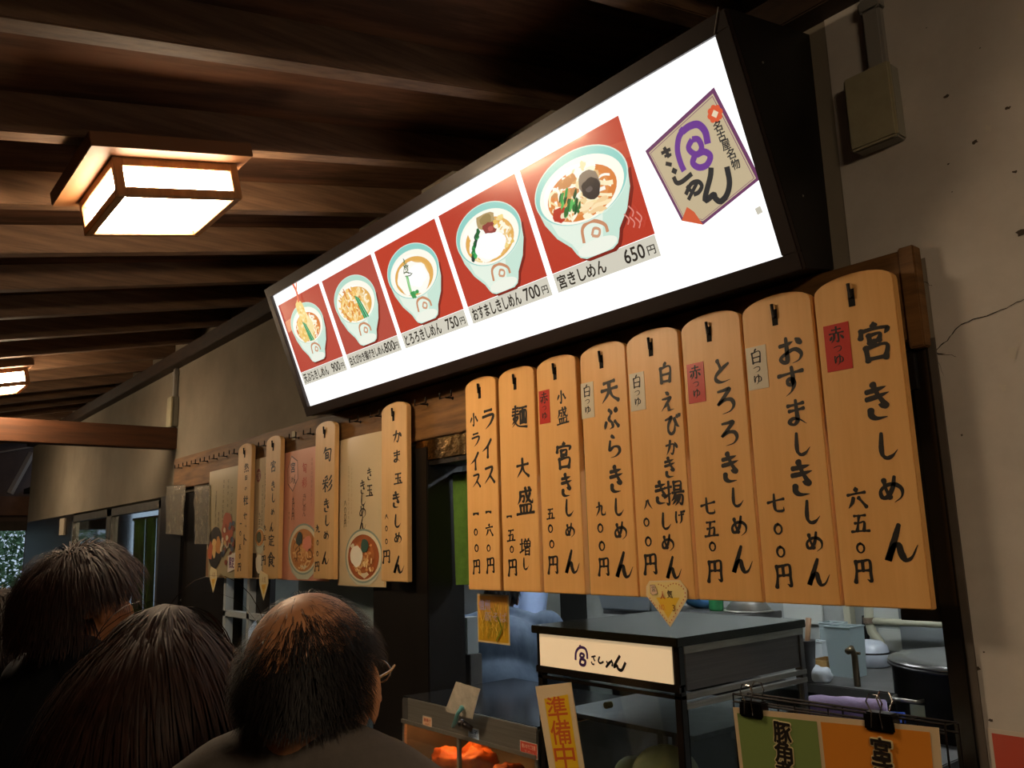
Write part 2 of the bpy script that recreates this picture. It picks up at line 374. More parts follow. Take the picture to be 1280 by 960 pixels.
# cracks, chips and peeled spots in the right-hand plaster
def crack(pts, wd=0.0016):
    m = MB(); P = [onY(*p, -0.0035) for p in pts]; L = []
    for a, c in zip(P[:-1], P[1:]):
        for k in range(5):
            q = a.lerp(c, k/5); L.append(q + Vector((random.uniform(-.002,.002), 0, random.uniform(-.002,.002))))
    L.append(P[-1])
    for i in range(len(L)-1):
        d = (L[i+1]-L[i]); n_ = Vector((-d.z, 0, d.x)).normalized()*wd*(0.5+0.7*random.random())*(1-0.6*i/len(L))
        m.add([L[i]-n_, L[i]+n_, L[i+1]+n_*.9, L[i+1]-n_*.9], [(0,1,2,3)])
    return m.build('crack', mat('crack_shadow', '#2a231c', .95), parent=wall, fix=False)
crack([(1166,440),(1185,425),(1200,405),(1228,396),(1258,385),(1280,374)], .0014)
crack([(1166,440),(1180,442),(1195,446)], .001)
crack([(1166,440),(1172,452),(1180,470)], .0008)
crack([(1150,355),(1158,352),(1165,358)], .0008)
for (px, py, r) in [(1183,120,.006),(1218,177,.008),(1185,205,.003),(1260,135,.006),(1268,215,.005),(1202,544,.003),(1222,836,.006),(1278,290,.012),(1230,815,.003),(1238,900,.005),(1265,440,.002),(1158,35,.002),(1225,60,.002),(1190,240,.002)]:
    c = onY(px, py, -0.0032); m = MB(); n = 11
    m.add([c + Vector((math.cos(2*PI*i/n), 0, math.sin(2*PI*i/n)*.7))*r*random.uniform(.4,1.2) for i in range(n)], [tuple(range(n))])
    m.build('chip', mat('chip_dark', '#4a4036', .95), parent=wall, fix=False)
for (px, py, r) in [(1267,439,.014),(1254,484,.009),(1236,160,.010),(1276,20,.012)]:
    c = onY(px, py, -0.0034); m = MB(); n = 13
    m.add([c + Vector((math.cos(2*PI*i/n), 0, math.sin(2*PI*i/n)*1.1))*r*random.uniform(.35,1.1) for i in range(n)], [tuple(range(n))])
    m.build('filler_patch', mat('white_filler', '#c4bdb0', .9), parent=wall, fix=False)
# floor, plus unseen back and right walls added to keep ambient light low
m = MB(); m.box((-12.6, -3.4, -0.1), (3.0, 3.2, 0)); structure('floor', m, mat('grey_concrete_floor', '#4a4540', .85, var=.3, scale=4))
m = MB(); m.box((-12.6, -3.5, 0), (3.0, -3.4, 2.6)); structure('wall_back_added', m, DARKWOOD)
m = MB(); m.box((2.0, -3.4, 0), (2.1, 0, 3.2)); structure('wall_right_added', m, DARKWOOD)
# end wall of the passage with an open view to the garden
m = MB()
m.box((-12.55, -3.4, 0), (-12.45, 1.5, 1.1)); m.box((-12.55, -3.4, 1.93), (-12.45, 1.5, 2.05)); m.box((-12.55, .22, 1.1), (-12.45, 1.5, 1.93)); m.box((-12.55, -3.4, 1.1), (-12.45, -1.2, 1.93))
structure('wall_left', m, mat('weathered_grey_wood', '#4b4138', .8, var=.3))
m = MB(); m.box((-12.52, -3.3, 2.12), (-12.30, .55, 2.36)); m.build('cross_beam', mat('red_brown_beam', '#6b4630', .65, var=.3), parent=bpy.data.objects['wall_left'])
m = MB(); m.box((-12.5, -3.4, 2.05), (-12.46, 1.5, 3.2)); m.build('gable_panel', mat('dim_gable_board', '#5c4a42', .85, var=.2), parent=bpy.data.objects['wall_left'])
a, c = onX(12, 617, -12.25), onX(40, 566, -12.25)
m = MB(); m.tube([a, c], 0.045, 6); m.build('brace', mat('pale_brace', '#8a7c70', .8), parent=bpy.data.objects['wall_left'])
m = MB(); m.tube([onX(-5, 566, -12.25), onX(44, 558, -12.25)], 0.012, 6); m.build('cable_conduit', mat('pale_brace', '#8a7c70', .8), parent=bpy.data.objects['wall_left'])
# ceiling: sheathing, plywood panels between rafters, plate at the wall
SL = 0.2140; ZR = 2.97
def zr(y, up=0.0): return ZR + SL*y + up
ce = MB(); ce.hexa([(-12.6,-3.6,zr(-3.6,.125)),(3,-3.6,zr(-3.6,.125)),(3,.4,zr(.4,.125)),(-12.6,.4,zr(.4,.125)),(-12.6,-3.6,zr(-3.6,.17)),(3,-3.6,zr(-3.6,.17)),(3,.4,zr(.4,.17)),(-12.6,.4,zr(.4,.17))])
ceiling = structure('ceiling', ce, DARKWOOD)
rc = MB(); rc.hexa([(-.03,-3.5,zr(-3.5)),(.03,-3.5,zr(-3.5)),(.03,.3,zr(.3)),(-.03,.3,zr(.3)),(-.03,-3.5,zr(-3.5,.11)),(.03,-3.5,zr(-3.5,.11)),(.03,.3,zr(.3,.11)),(-.03,.3,zr(.3,.11))])
pc = MB(); pc.hexa([(-.2325,-3.5,zr(-3.5,.105)),(.2325,-3.5,zr(-3.5,.105)),(.2325,.3,zr(.3,.105)),(-.2325,.3,zr(.3,.105)),(-.2325,-3.5,zr(-3.5,.122)),(.2325,-3.5,zr(-3.5,.122)),(.2325,.3,zr(.3,.122)),(-.2325,.3,zr(.3,.122))])
r0 = p0 = None
for i in range(26):
    x = 0.41 - 0.531*i + (0.531*3)
    if r0 is None:
        r0 = rc.build('rafter', RAFT, parent=ceiling, bevel=.003); p0 = pc.build('ceiling_panel', PLY, parent=ceiling); r, p = r0, p0
    else:
        r = r0.copy(); C.objects.link(r); p = p0.copy(); C.objects.link(p)
    r.location.x = x; p.location.x = x - 0.2655
m = MB(); m.box((X0, -0.07, 2.865), (X1, 0.13, 2.955)); m.build('wall_plate', DARKWOOD, parent=ceiling, bevel=.004)
# kitchen shell behind the openings
KW = mat('pale_kitchen_wall', '#a2a6a0', .6, col2='#83877f', scale=1.6, thr=(.3,.7))
m = MB(); m.box((-6.3, 2.3, 0), (0.4, 2.4, 2.6)); structure('wall_kitchen_back', m, KW)
m = MB(); m.box((-6.4, .14, 0), (-6.3, 2.4, 2.6)); structure('wall_kitchen_left', m, KW)
m = MB(); m.box((0.3, .14, 0), (0.4, 2.4, 2.6)); structure('wall_kitchen_right', m, KW)
m = MB(); m.box((-6.4, .14, 2.6), (0.4, 2.4, 2.66)); structure('ceiling_kitchen', m, KW)
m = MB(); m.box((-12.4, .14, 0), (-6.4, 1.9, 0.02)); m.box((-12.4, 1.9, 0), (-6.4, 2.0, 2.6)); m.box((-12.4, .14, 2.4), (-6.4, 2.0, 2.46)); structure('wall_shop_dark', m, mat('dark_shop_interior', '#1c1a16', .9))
# ================================================================== LIGHTS
def lantern(x, y, label, show=True):
    """wooden lantern lying against the rafters, square to the roof slope"""
    z = zr(y) - 0.002
    t = empty('ceiling_lantern', (x, y, z), label, 'ceiling lamp'); t.rotation_euler = (math.atan(SL), 0, 0)
    fr = mat('amber_lantern_wood', '#b98a54', .5, col2='#96683a', scale=5, stretch=(1,6,1))
    gl = mat('glowing_paper', '#fff2d8', .6, emit='#ffe2bc', estr=LANTERN)
    b = MB(); b.box((-.225, -.235, -.040), (.250, .195, 0)); b.build('mounting_board', mat('brown_mounting_board', '#6e4828', .6), parent=t, bevel=.002)
    w, d, h, s = .187, .170, .104, .023
    f = MB(); zt = -.040; zb = -.040-h
    for sx in (-1, 1):
        for sy in (-1, 1): f.box((sx*w, sy*d, zb), (sx*(w-s), sy*(d-s), zt))
    for z0, z1 in ((zt-s, zt), (zb, zb+s)):
        for sy in (-1, 1): f.box((-w+s, sy*d, z0), (w-s, sy*(d-s), z1))
        for sx in (-1, 1): f.box((sx*w, -d+s, z0), (sx*(w-s), d-s, z1))
    f.build('frame', fr, parent=t, bevel=.0015)
    g = MB(); q = .015
    g.box((-w+q, -d+q, -.040-h+q), (w-q, d-q, -.042)); g.build('paper_panel', gl, parent=t)
    return t
lantern(-2.415, -1.152, 'square wooden ceiling lantern with glowing paper panels, left of the lit menu')
lantern(-5.75, -1.135, 'far small ceiling lantern glowing at the left edge above the brown tie beam')
lantern(-8.9, -1.135, 'third ceiling lantern farther down the passage')
lantern(0.9, -1.6, 'unseen ceiling lantern added for light above the near end of the counter')  # added out of view to throw light on the signs
def tube_light(x, y, label):
    t = empty('fluorescent_lamp', (x, y, 2.6), label, 'ceiling lamp')
    m = MB(); m.box((-.6, -.07, -.05), (.6, .07, 0)); m.build('housing', WHITE, parent=t, bevel=.004)
    for sy in (-1, 1):
        m = MB(); m.tube([(-.57, sy*.035, -.068), (.57, sy*.035, -.068)], .015, 10); m.build('tube', mat('cool_tube_glow', '#ffffff', .5, emit='#eaf1fa', estr=TUBE), parent=t, smooth=True)
tube_light(-3.4, 1.1, 'white twin tube fluorescent lamp on kitchen ceiling behind the workers')
t = empty('added_bulb', (-6.9, .9, 2.4), 'unseen bare bulb added to brighten the green curtain in the dark shop', 'ceiling lamp')  # added unseen lamp, lifts the green curtain out of the dark
m = MB(); m.tube([(0,0,0),(0,0,-.2)], .006, 6); m.build('cord', BLACK, parent=t)
m = MB(); m.ell((0,0,-.24), (.035,.035,.045)); m.build('bulb', mat('added_bulb_glow', '#ffffff', .5, emit='#ffe6c0', estr=260), parent=t, smooth=True)
tube_light(-1.3, 1.3, 'white twin tube fluorescent lamp on kitchen ceiling above the stock pot')

# ================================================================== LIGHT BOX MENU
U, V = 2.46, 0.5255
P0 = Vector((-3.47, -0.14, 2.25)); E1 = Vector((1, 0, 0)); E2 = Vector((0, -0.19, 0.49)).normalized(); E3 = E1.cross(E2)   # E3 points to the viewer side
if E3.y > 0: E3 = -E3
# local frame of the panel: x = u, z = v, -y = out of the panel
TP = Matrix(((E1.x, -E3.x, E2.x, P0.x), (E1.y, -E3.y, E2.y, P0.y), (E1.z, -E3.z, E2.z, P0.z), (0, 0, 0, 1)))
lb_loc = Vector((-2.24, 0.0, 2.2))
LB = empty('menu_light_box', lb_loc, 'long backlit menu sign in black wooden frame tilted out over the hanging boards', 'menu sign')
TL = Matrix.Translation(-lb_loc) @ TP
fw = 0.042
# dark wedge-shaped case between panel and wall
def pl(u, v, o=0.0): return TP @ Vector((u, -o, v))
m = MB()
A0, A1, A2, A3 = pl(-fw, -fw, -.004), pl(U+fw, -fw, -.004), pl(U+fw, V+fw, -.004), pl(-fw, V+fw, -.004)
m.add([A0, A1, A2, A3, (A0.x, -0.001, 2.232), (A1.x, -0.001, 2.232), (A2.x, -0.001, 2.85), (A3.x, -0.001, 2.85)],
      [(0,1,5,4), (1,2,6,5), (2,3,7,6), (3,0,4,7), (4,5,6,7), (0,3,2,1)])
reloc(m, lb_loc).build('case', mat('black_painted_case', '#14100e', .5, var=.3), parent=LB)
FRB = mat('dark_brown_glossy_frame', '#2a1c17', .45, var=.35, scale=8, stretch=(.4,1,.4), coat=.08)
for nm, (u0, v0, u1, v1) in dict(a=(-fw,-fw,U+fw,0), b=(-fw,V,U+fw,V+fw), c=(-fw,0,0,V), d=(U,0,U+fw,V)).items():
    m = MB(); m.box((u0, -.014, v0), (u1, .004, v1)); m.xform(TL); m.build('frame_rail', FRB, parent=LB, bevel=.002)
m = MB(); m.flat([(0,0),(U,0),(U,V),(0,V)], 0.0, lin('#ffffff'), TL)
PW = print_mat('backlit_white_acrylic', lit=1.35*LIGHTBOX, rough=.2, coat=.3)
m.build('lit_panel', PW, parent=LB)
def ellipse(cx, cy, rx, ry, n=40, a0=0, a1=2*PI, rot=0):
    return [(cx + rx*math.cos(a0+(a1-a0)*i/n)*math.cos(rot) - ry*math.sin(a0+(a1-a0)*i/n)*math.sin(rot),
             cy + rx*math.cos(a0+(a1-a0)*i/n)*math.sin(rot) + ry*math.sin(a0+(a1-a0)*i/n)*math.cos(rot)) for i in range(n)]
class Ink:
    """stack of printed flat shapes, each a hair above the last"""
    def __init__(s, T=None, y=0.0, step=0.00006): s.mb = MB(); s.T = T; s.y = y; s.step = step; s.k = 0
    def poly(s, P, col):
        s.k += 1; s.mb.flat(P, s.y - s.k*s.step, lin(col) if isinstance(col, str) else col, s.T)
    def radial(s, cx, cy, rx, ry, cin, cout, n=36, rings=6):
        a, b = lin(cout), lin(cin)
        for i in range(rings):
            t = i/(rings-1); s.poly(ellipse(cx, cy, rx*(1-t*.85), ry*(1-t*.85), n), tuple(a[j]*(1-t)+b[j]*t for j in range(4)))
    def line(s, P, w, col):
        P = [Vector(p) for p in P]; L = catmull(P, 5) if len(P) > 2 else P
        s.k += 1; vs = []; fs = []
        for i, p in enumerate(L):
            d = L[min(i+1, len(L)-1)] - L[max(i-1, 0)]; d = d.normalized() if d.length > 1e-9 else Vector((1,0)); n_ = Vector((-d.y, d.x))*w/2
            for q in (p-n_, p+n_):
                v = Vector((q.x, s.y - s.k*s.step, q.y)); vs.append(s.T @ v if s.T else v)
        for i in range(len(L)-1): fs.append((2*i, 2*i+2, 2*i+3, 2*i+1))
        s.mb.add(vs, fs, lin(col))
    def type(s, t, cx, cy, w, h, col, bold=0.015, rot=0): s.k += 1; typeset(s.mb, t, cx, cy, w, h, s.y - s.k*s.step, s.T, lin(col), bold, rot)
    def brush(s, ch, cx, cy, h, w, col, wt=11): s.k += 1; brush(s.mb, ch, cx, cy, h, w, s.y - s.k*s.step, s.T, lin(col), wt)
    def blob(s, cx, cy, rx, ry, col, n=18, rough=.25, rot=0):
        P = ellipse(0, 0, 1, 1, n); o = random.random()*50; out = []
        for i, (x, y) in enumerate(P):
            q = 1 + rough*noise.noise(Vector((x*1.7+o, y*1.7, o))); X, Y = x*rx*q, y*ry*q
            out.append((cx+X*math.cos(rot)-Y*math.sin(rot), cy+X*math.sin(rot)+Y*math.cos(rot)))
        s.poly(out, col)
    def noodles(s, cx, cy, rx, ry, cols, n, w, ang=None):
        for _ in range(n):
            a = random.uniform(0, 2*PI); r = random.random()**.6*.86; x = cx + rx*r*math.cos(a); y = cy + ry*r*math.sin(a)
            th = random.uniform(0, PI) if ang is None else ang + random.uniform(-.5, .5); l = rx*random.uniform(.25, .55); cv = random.uniform(-.4, .4)*l
            P = []
            for t in (-1, -.3, .3, 1):
                X = x + math.cos(th)*l*t*.5 - math.sin(th)*cv*(1-t*t); Y = y + (math.sin(th)*l*t*.5 + math.cos(th)*cv*(1-t*t))*.75
                dx, dy = (X-cx)/rx, (Y-cy)/ry; q = math.hypot(dx, dy)
                if q > .95: X = cx + dx/q*.95*rx; Y = cy + dy/q*.95*ry
                P.append((X, Y))
            s.line(P, w*random.uniform(.6, 1.2), random.choice(cols))
    def build(s, name, m, parent=None): return s.mb.build(name, m, parent=parent, fix=False)
def bowl_art(k, cx, cy, R, kind, deep=1.0, rim='#a5d8cc'):
    """a noodle bowl seen from the front and above; R = half width of rim"""
    ry = R*0.62*deep; by = cy - R*1.02*deep
    # body
    left = [(cx-R*.995, cy-.02*R), (cx-R*.93, cy-R*.36*deep), (cx-R*.76, cy-R*.68*deep), (cx-R*.52, by+R*.08), (cx-R*.46, by-R*.04), (cx-R*.40, by-R*.12), (cx-R*.28, by-R*.17)]
    rightp = [(2*cx-x, y) for x, y in reversed(left)]
    k.poly([(x+R*.05, y-R*.05) for x, y in left+rightp], '#7d1f16')
    k.poly(left+rightp, '#c9e6d6')
    k.poly([(cx-R*.80, cy-R*.3)] + [(x*.94+cx*.06, y*.94+cy*.06) for x, y in left[2:]] + [(cx+R*.1, by-R*.1), (cx+R*.3, cy-R*.5)], '#e6f3e4')
    k.poly(ellipse(cx, by-R*.05, R*.42, R*.12, 24), '#f0f4e6')
    # emblem on the bowl: brown arch with an inner ring
    ey = cy - R*.80*deep
    k.line([(cx-R*.24, ey-R*.12), (cx-R*.18, ey+R*.10), (cx+R*.04, ey+R*.15), (cx+R*.26, ey+R*.03), (cx+R*.28, ey-R*.1)], R*.06, '#c98d68')
    k.line([(cx-R*.04, ey-R*.06), (cx+R*.04, ey+R*.03), (cx+R*.14, ey-R*.02), (cx+R*.08, ey-R*.1), (cx-R*.04, ey-R*.06)], R*.045, '#cf9a78')
    # rim, inside wall, soup
    k.poly(ellipse(cx, cy, R, ry, 48), '#d8ecdf'); k.poly(ellipse(cx, cy, R*.975, ry*.97, 48), rim)
    k.poly(ellipse(cx, cy-R*.055, R*.90, ry*.86, 48), '#fffbec'); k.poly(ellipse(cx-R*.1, cy-R*.02, R*.70, ry*.66, 40), '#fffef6')
    soup = {'red': ('#d9803a', '#f0b878'), 'pale': ('#e2ac58', '#f6dc9c')}['red' if kind in ('miya', 'tempura') else 'pale']
    sx, sy = R*.74, ry*.70; cy2 = cy - R*.11
    k.radial(cx, cy2, sx, sy, soup[1], soup[0], rings=5)
    cream = ['#fff8df', '#fdeec4', '#f6dfa8', '#fffbee', '#eed29a']
    if kind != 'tororo': k.noodles(cx, cy2, sx, sy, cream, 60, R*.055)
    if kind == 'miya':
        for i in range(26): k.blob(cx+random.uniform(-.1,.45)*R, cy2+random.uniform(.12,.36)*R, R*random.uniform(.05,.13), R*random.uniform(.04,.08), random.choice(['#fffef2','#fff6d8','#f4e2b0','#e6bf88']), 12, .5)
        for i in range(14): k.blob(cx+random.uniform(-.5,0)*R, cy2+random.uniform(0,.3)*R, R*random.uniform(.06,.12), R*random.uniform(.03,.07), random.choice(['#d9a062','#c98850','#eec48a']), 10, .5)
        k.blob(cx-R*.50, cy2-R*.16, R*.16, R*.12, '#b8301c', 14, .3); k.blob(cx-R*.42, cy2-R*.2, R*.1, R*.05, '#f0e0c0', 12, .3)
        for i in range(22): k.blob(cx-R*.28+random.uniform(-.2,.2)*R, cy2-R*.05+random.uniform(-.16,.16)*R, R*random.uniform(.05,.11), R*.03, random.choice(['#1c6a2e','#2f9a45','#54b85a','#0f4a20']), 9, .5, rot=.9)
        k.blob(cx+R*.26, cy2+R*.08, R*.21, R*.19, '#8a7a68', 20, .2); k.blob(cx+R*.26, cy2-R*.0, R*.20, R*.15, '#2c2626', 20, .25); k.blob(cx+R*.22, cy2+R*.0, R*.07, R*.04, '#5a5250', 12, .3)
        for i in range(14): k.blob(cx+random.uniform(-.2,.5)*R, cy2-R*random.uniform(.2,.38), R*random.uniform(.06,.16), R*.035, random.choice(['#fff4d2','#f2cf9a','#fbe3b4']), 10, .4)
    if kind == 'osumashi':
        k.blob(cx-R*.1, cy2-R*.05, R*.50, R*.34, '#fffdf2', 26, .25); k.blob(cx-R*.28, cy2+R*.24, R*.26, R*.2, '#fffef4', 20, .2)
        k.blob(cx+R*.1, cy2+R*.36, R*.28, R*.16, '#b29a6a', 16, .3); k.blob(cx+R*.12, cy2+R*.38, R*.2, R*.09, '#98814f', 14, .3)
        k.blob(cx+R*.14, cy2+R*.2, R*.2, R*.12, '#8e3a34', 16, .35); k.blob(cx+R*.18, cy2+R*.18, R*.09, R*.05, '#b85a50', 10, .4)
        for i in range(18): t = i/17; k.blob(cx-R*(.62-.42*t)+random.uniform(-.04,.04)*R, cy2+R*(-.22+.42*t)+random.uniform(-.04,.04)*R, R*.085, R*.05, random.choice(['#1d7a3c','#3fae5c','#146030','#1a3a30'] if t > .2 else ['#1a3a30','#24504a']), 10, .5, rot=.8)
        for i in range(20): k.blob(cx+R*random.uniform(.3,.66), cy2+random.uniform(-.25,.3)*R, R*.06, R*.04, random.choice(['#fff8e0','#f3d98c','#e9c060']), 9, .5)
        k.blob(cx+R*.02, cy2-R*.12, R*.46, R*.25, '#ffffff', 26, .2)
    if kind == 'tororo':
        k.blob(cx-R*.04, cy2-R*.02, R*.60, R*.36, '#fffdf4', 28, .22); k.blob(cx+R*.12, cy2-R*.02, R*.36, R*.24, '#ffffff', 24, .15)
        for i in range(30): t = random.random(); k.line([(cx-R*.16+random.uniform(-1,1)*R*.22*(1-t), cy2+R*(.05+.42*t)), (cx-R*.16+random.uniform(-1,1)*R*.22*(1-t), cy2+R*(.02+.40*t))], R*.02, random.choice(['#5a6a3a','#7d8a58','#3f5030']))
        k.line([(cx-R*.22, cy2+R*.06), (cx-R*.26, cy2-R*.22), (cx-R*.24, cy2-R*.42)], R*.09, '#7cc27a'); k.line([(cx-R*.24, cy2+R*.02), (cx-R*.25, cy2-R*.3)], R*.03, '#a8dc9c')
        for i in range(8): k.blob(cx-R*.14+random.uniform(-.1,.12)*R, cy2-R*.38+random.uniform(-.06,.06)*R, R*.08, R*.04, random.choice(['#54b068','#3a9852','#9cd694']), 10, .4)
    if kind == 'shrimp':
        for i in range(110):
            a = random.uniform(0, 2*PI); r = random.random()**.6*.52*R
            k.blob(cx-R*.16+r*math.cos(a), cy2+R*.04+r*math.sin(a)*.8, R*random.uniform(.04,.1), R*random.uniform(.02,.05), random.choice(['#eeb860','#e6a24a','#f6d080','#d98c40','#fbe09a']), 8, .6, rot=random.uniform(0,PI))
    if kind == 'tempura':
        for (dx, dy, rx_, ry_, c_) in ((-.28,-.05,.26,.34,'#f0cc78'),(.12,.0,.24,.42,'#f6e2a6'),(-.02,.42,.22,.4,'#f4d684')):
            k.blob(cx+dx*R, cy2+dy*R, rx_*R, ry_*R, c_, 24, .35)
            for i in range(16): k.blob(cx+dx*R+random.uniform(-.7,.7)*rx_*R, cy2+dy*R+random.uniform(-.7,.7)*ry_*R, R*.05, R*.04, random.choice(['#fbeab4','#e9bc62','#f9dd94']), 8, .6)
        k.line([(cx+R*.02, cy2+R*.75), (cx+R*.1, cy2+R*1.05), (cx+R*.02, cy2+R*1.35)], R*.10, '#e86a4a'); k.line([(cx+R*.1, cy2+R*1.05), (cx+R*.26, cy2+R*1.28)], R*.06, '#f0906a')
    if kind in ('shrimp', 'tempura'):
        ox = .22 if kind == 'shrimp' else -.08
        for i in range(5): k.line([(cx+R*(ox-.04+i*.03), cy2+R*(.18-.02*i)), (cx+R*(ox+.06+i*.05), cy2-R*.42)], R*.05, ['#2f8f5a','#57b87c','#1f6a44','#7ed0a0','#2f8f5a'][i])
arts = [('tempura', 'red', .018, .402, '天ぷらきしめん', '900'), ('shrimp', 'red', .448, .402, '白えびかき揚げきしめん', '800'), ('tororo', 'red', .876, .402, 'とろろきしめん', '750'),
        ('osumashi', 'red', 1.302, .402, 'おすましきしめん', '700'), ('miya', 'red', 1.728, .400, '宮きしめん', '650')]
for kind, _, u0, ww, name_, price in arts:
    k = Ink(TL, -0.0006)
    reds = {'tempura': '#b9493a', 'shrimp': '#b34a3c', 'tororo': '#bd3b26', 'osumashi': '#b83a28', 'miya': '#b93a27'}
    k.poly([(u0,.157),(u0+ww,.157),(u0+ww,.476),(u0,.476)], reds[kind])
    R_ = {'miya': .182, 'osumashi': .163, 'tororo': .162, 'shrimp': .160, 'tempura': .150}[kind]
    cxx = u0 + {'miya': .200, 'osumashi': .205, 'tororo': .190, 'shrimp': .195, 'tempura': .20}[kind]
    if kind in ('tempura',): k.poly([(u0+.01,.395),(u0+.16,.405),(u0+.16,.36),(u0+.01,.345)], '#e0906a')
    if kind == 'miya': k.poly([(u0+.30,.476-.055),(u0+.40,.476-.065),(u0+.40,.476-.11),(u0+.30,.476-.10)], '#c24a32')
    bowl_art(k, cxx, .355 if kind == 'miya' else .348, R_, kind, .88 if kind == 'miya' else .95, '#8fd0c6' if kind in ('miya','osumashi','tororo') else '#b5dccb')
    if kind == 'miya':
        for dx, dy in ((.33,.235),(.345,.222),(.352,.25),(.362,.215),(.372,.228)): k.line([(u0+dx,.0+dy),(u0+dx+.01,dy-.018),(u0+dx+.002,dy-.03)], .004, '#e08a7c')
    k.build('noodle_photo', PRINTL, parent=LB)
    k = Ink(TL, -0.0006)
    k.poly([(u0+.0,.098),(u0+ww-.002,.098),(u0+ww-.002,.1555),(u0,.1555)], '#d2cdbd')
    n_ = len(name_); tw = {'miya': .195, 'osumashi': .25, 'tororo': .235, 'shrimp': .275, 'tempura': .235}[kind]
    k.type(name_, u0+.012+tw/2, .126, tw, .040 if kind != 'shrimp' else .036, '#2a2622', .022)
    k.type(price, u0+ww-(.085 if kind != 'shrimp' else .075), .127, .072, .038, '#2a2622', .02)
    k.type('円', u0+ww-.026, .121, .026, .024, '#2a2622', .015)
    k.build('price_strip', PRINTL, parent=LB)
# emblem sticker
k = Ink(TL, -0.0006)
S = [(2.413,.424),(2.176,.362),(2.219,.163),(2.276,.134),(2.459,.186)]
cs = (sum(p[0] for p in S)/5, sum(p[1] for p in S)/5)
sc = lambda f, P=S: [(cs[0]+(x-cs[0])*f, cs[1]+(y-cs[1])*f) for x, y in P]
k.poly(S, '#6d3a63'); k.poly(sc(.93), '#c9b896'); k.poly(sc(.905), '#7a4468'); k.poly(sc(.893), '#c6b492')
k.poly([(2.219,.163),(2.276,.134),(2.262,.172),(2.246,.19)], '#d35a35')
for i in range(8):
    a = 2*PI*i/8; k.poly(ellipse(2.396+.014*math.cos(a), .367+.014*math.sin(a), .0075, .0075, 12), '#dd5a35')
k.poly(ellipse(2.396, .367, .015, .015, 20), '#dd5a35'); k.poly([(2.396,.377),(2.386,.367),(2.396,.357),(2.406,.367)], '#ead8b8')
def logo_px(px, py):      # point on the panel seen at that pixel
    r = ray(px, py); t = ((P0-O).dot(E3))/(r.dot(E3)); q = O + r*t - P0; return (q.dot(E1), q.dot(E2))
Z = lambda u, v: logo_px(790+u/4.57, 90+v/4.57)
def lz(pts, w, col): k.line([Z(*p) for p in pts], w, col)
pu = '#6b3590'; bk = '#23262a'
lz([(300,565),(280,520),(262,450),(268,380),(290,335)], .016, pu); lz([(276,322),(300,350)], .013, pu)
lz([(290,340),(330,310),(380,300),(420,340),(435,410)], .018, pu)
lz([(345,385),(325,430),(345,460),(380,470),(400,430),(380,385),(345,385)], .015, pu)
lz([(360,480),(350,520),(385,545),(430,530),(450,480),(415,455),(375,470)], .016, pu); lz([(435,500),(452,520)], .01, pu)
lz([(170,465),(222,440)], .009, bk); lz([(185,430),(200,455),(215,488)], .010, bk); lz([(188,482),(228,470)], .007, bk); lz([(195,522),(230,530)], .010, bk)
lz([(232,558),(258,572)], .013, bk)
lz([(240,598),(258,632),(290,625),(345,580)], .012, bk)
lz([(315,650),(345,685)], .009, bk); lz([(380,620),(345,690),(325,730)], .010, bk); lz([(310,700),(340,640),(380,625),(402,650),(385,685),(355,700)], .011, bk)
lz([(455,545),(450,600),(420,730),(470,700),(480,722),(510,738),(545,700),(560,630),(545,540)], .015, bk)
for ch, (u, v) in zip('名古屋名物', ((492,310),(515,365),(540,415),(568,468),(595,525))):
    x, y = Z(u, v); k.type(ch, x, y, .022, .024, bk, .02)
k.build('emblem_sticker', print_mat('semi_opaque_sticker', lit=.92*LIGHTBOX, rough=.5), parent=LB)
# small dirt speck on the panel and screws on the side
k = Ink(TL, -0.0005); k.poly([(2.425,.11),(2.44,.112),(2.438,.128),(2.423,.126)], '#c9c4b4'); k.build('tape_mark', PRINTL, parent=LB)
for v_ in (.12, .44): m = MB(); m.ell(TP @ Vector((U+fw+.001, .08, v_)) , (.002, .003, .003), 8, 6); reloc(m, lb_loc).build('screw', STEEL, parent=LB)
m = MB(); m.tube([pl(U+.0,V+.0,.016), pl(U+.03,V+.05,.016)], .0012, 5); reloc(m, lb_loc).build('miter_glint', STEEL, parent=LB)  # bright rod standing in for the glint along the frame's miter joint

# ================================================================== RAIL WITH HOOKS
RL = Vector((-3.25, 0, 2.02))
RAIL = empty('hook_rail', RL, 'long weathered wooden rail with iron hooks fixed along the wall', 'rail')
m = MB(); m.box((-5.74, -.03, 2.018), (-0.772, -.001, 2.222)); m.box((-0.80, -.036, 2.0), (-0.765, -.001, 2.226))
reloc(m, RL).build('plank', RAILW, parent=RAIL, bevel=.003)
hk = MB()
hk.tube([(0, 0, 0), (0, -.034, 0)], .003, 6); hk.tube([(-.038, -.034, .022), (-.038, -.034, 0), (.038, -.034, 0), (.038, -.034, .022)], .003, 6)
hk.ell((0, -.001, 0), (.007, .003, .007), 8, 5)
h0 = None
xs = [-2.41-.095, -2.66, -2.60-.42-.03, -3.20, -3.27+.0-.03, -3.72, -3.9] 
hxs = [-2.50, -2.67, -3.02, -3.20, -3.66, -3.82, -4.20, -4.40+.0, -4.62, -4.78, -4.94, -5.10, -5.26, -5.42, -5.58]
for x in hxs:
    if h0 is None: h = h0 = hk.build('hook', IRON, parent=RAIL)
    else: h = h0.copy(); C.objects.link(h)
    h.location = Vector((x, -.03, 2.150)) - RL
m = MB(); m.box((-3.895, -.034, 2.145), (-3.86, -.031, 2.19)); reloc(m, RL).build('tape_scrap', mat('cream_tape', '#a89c7c', .6), parent=RAIL)
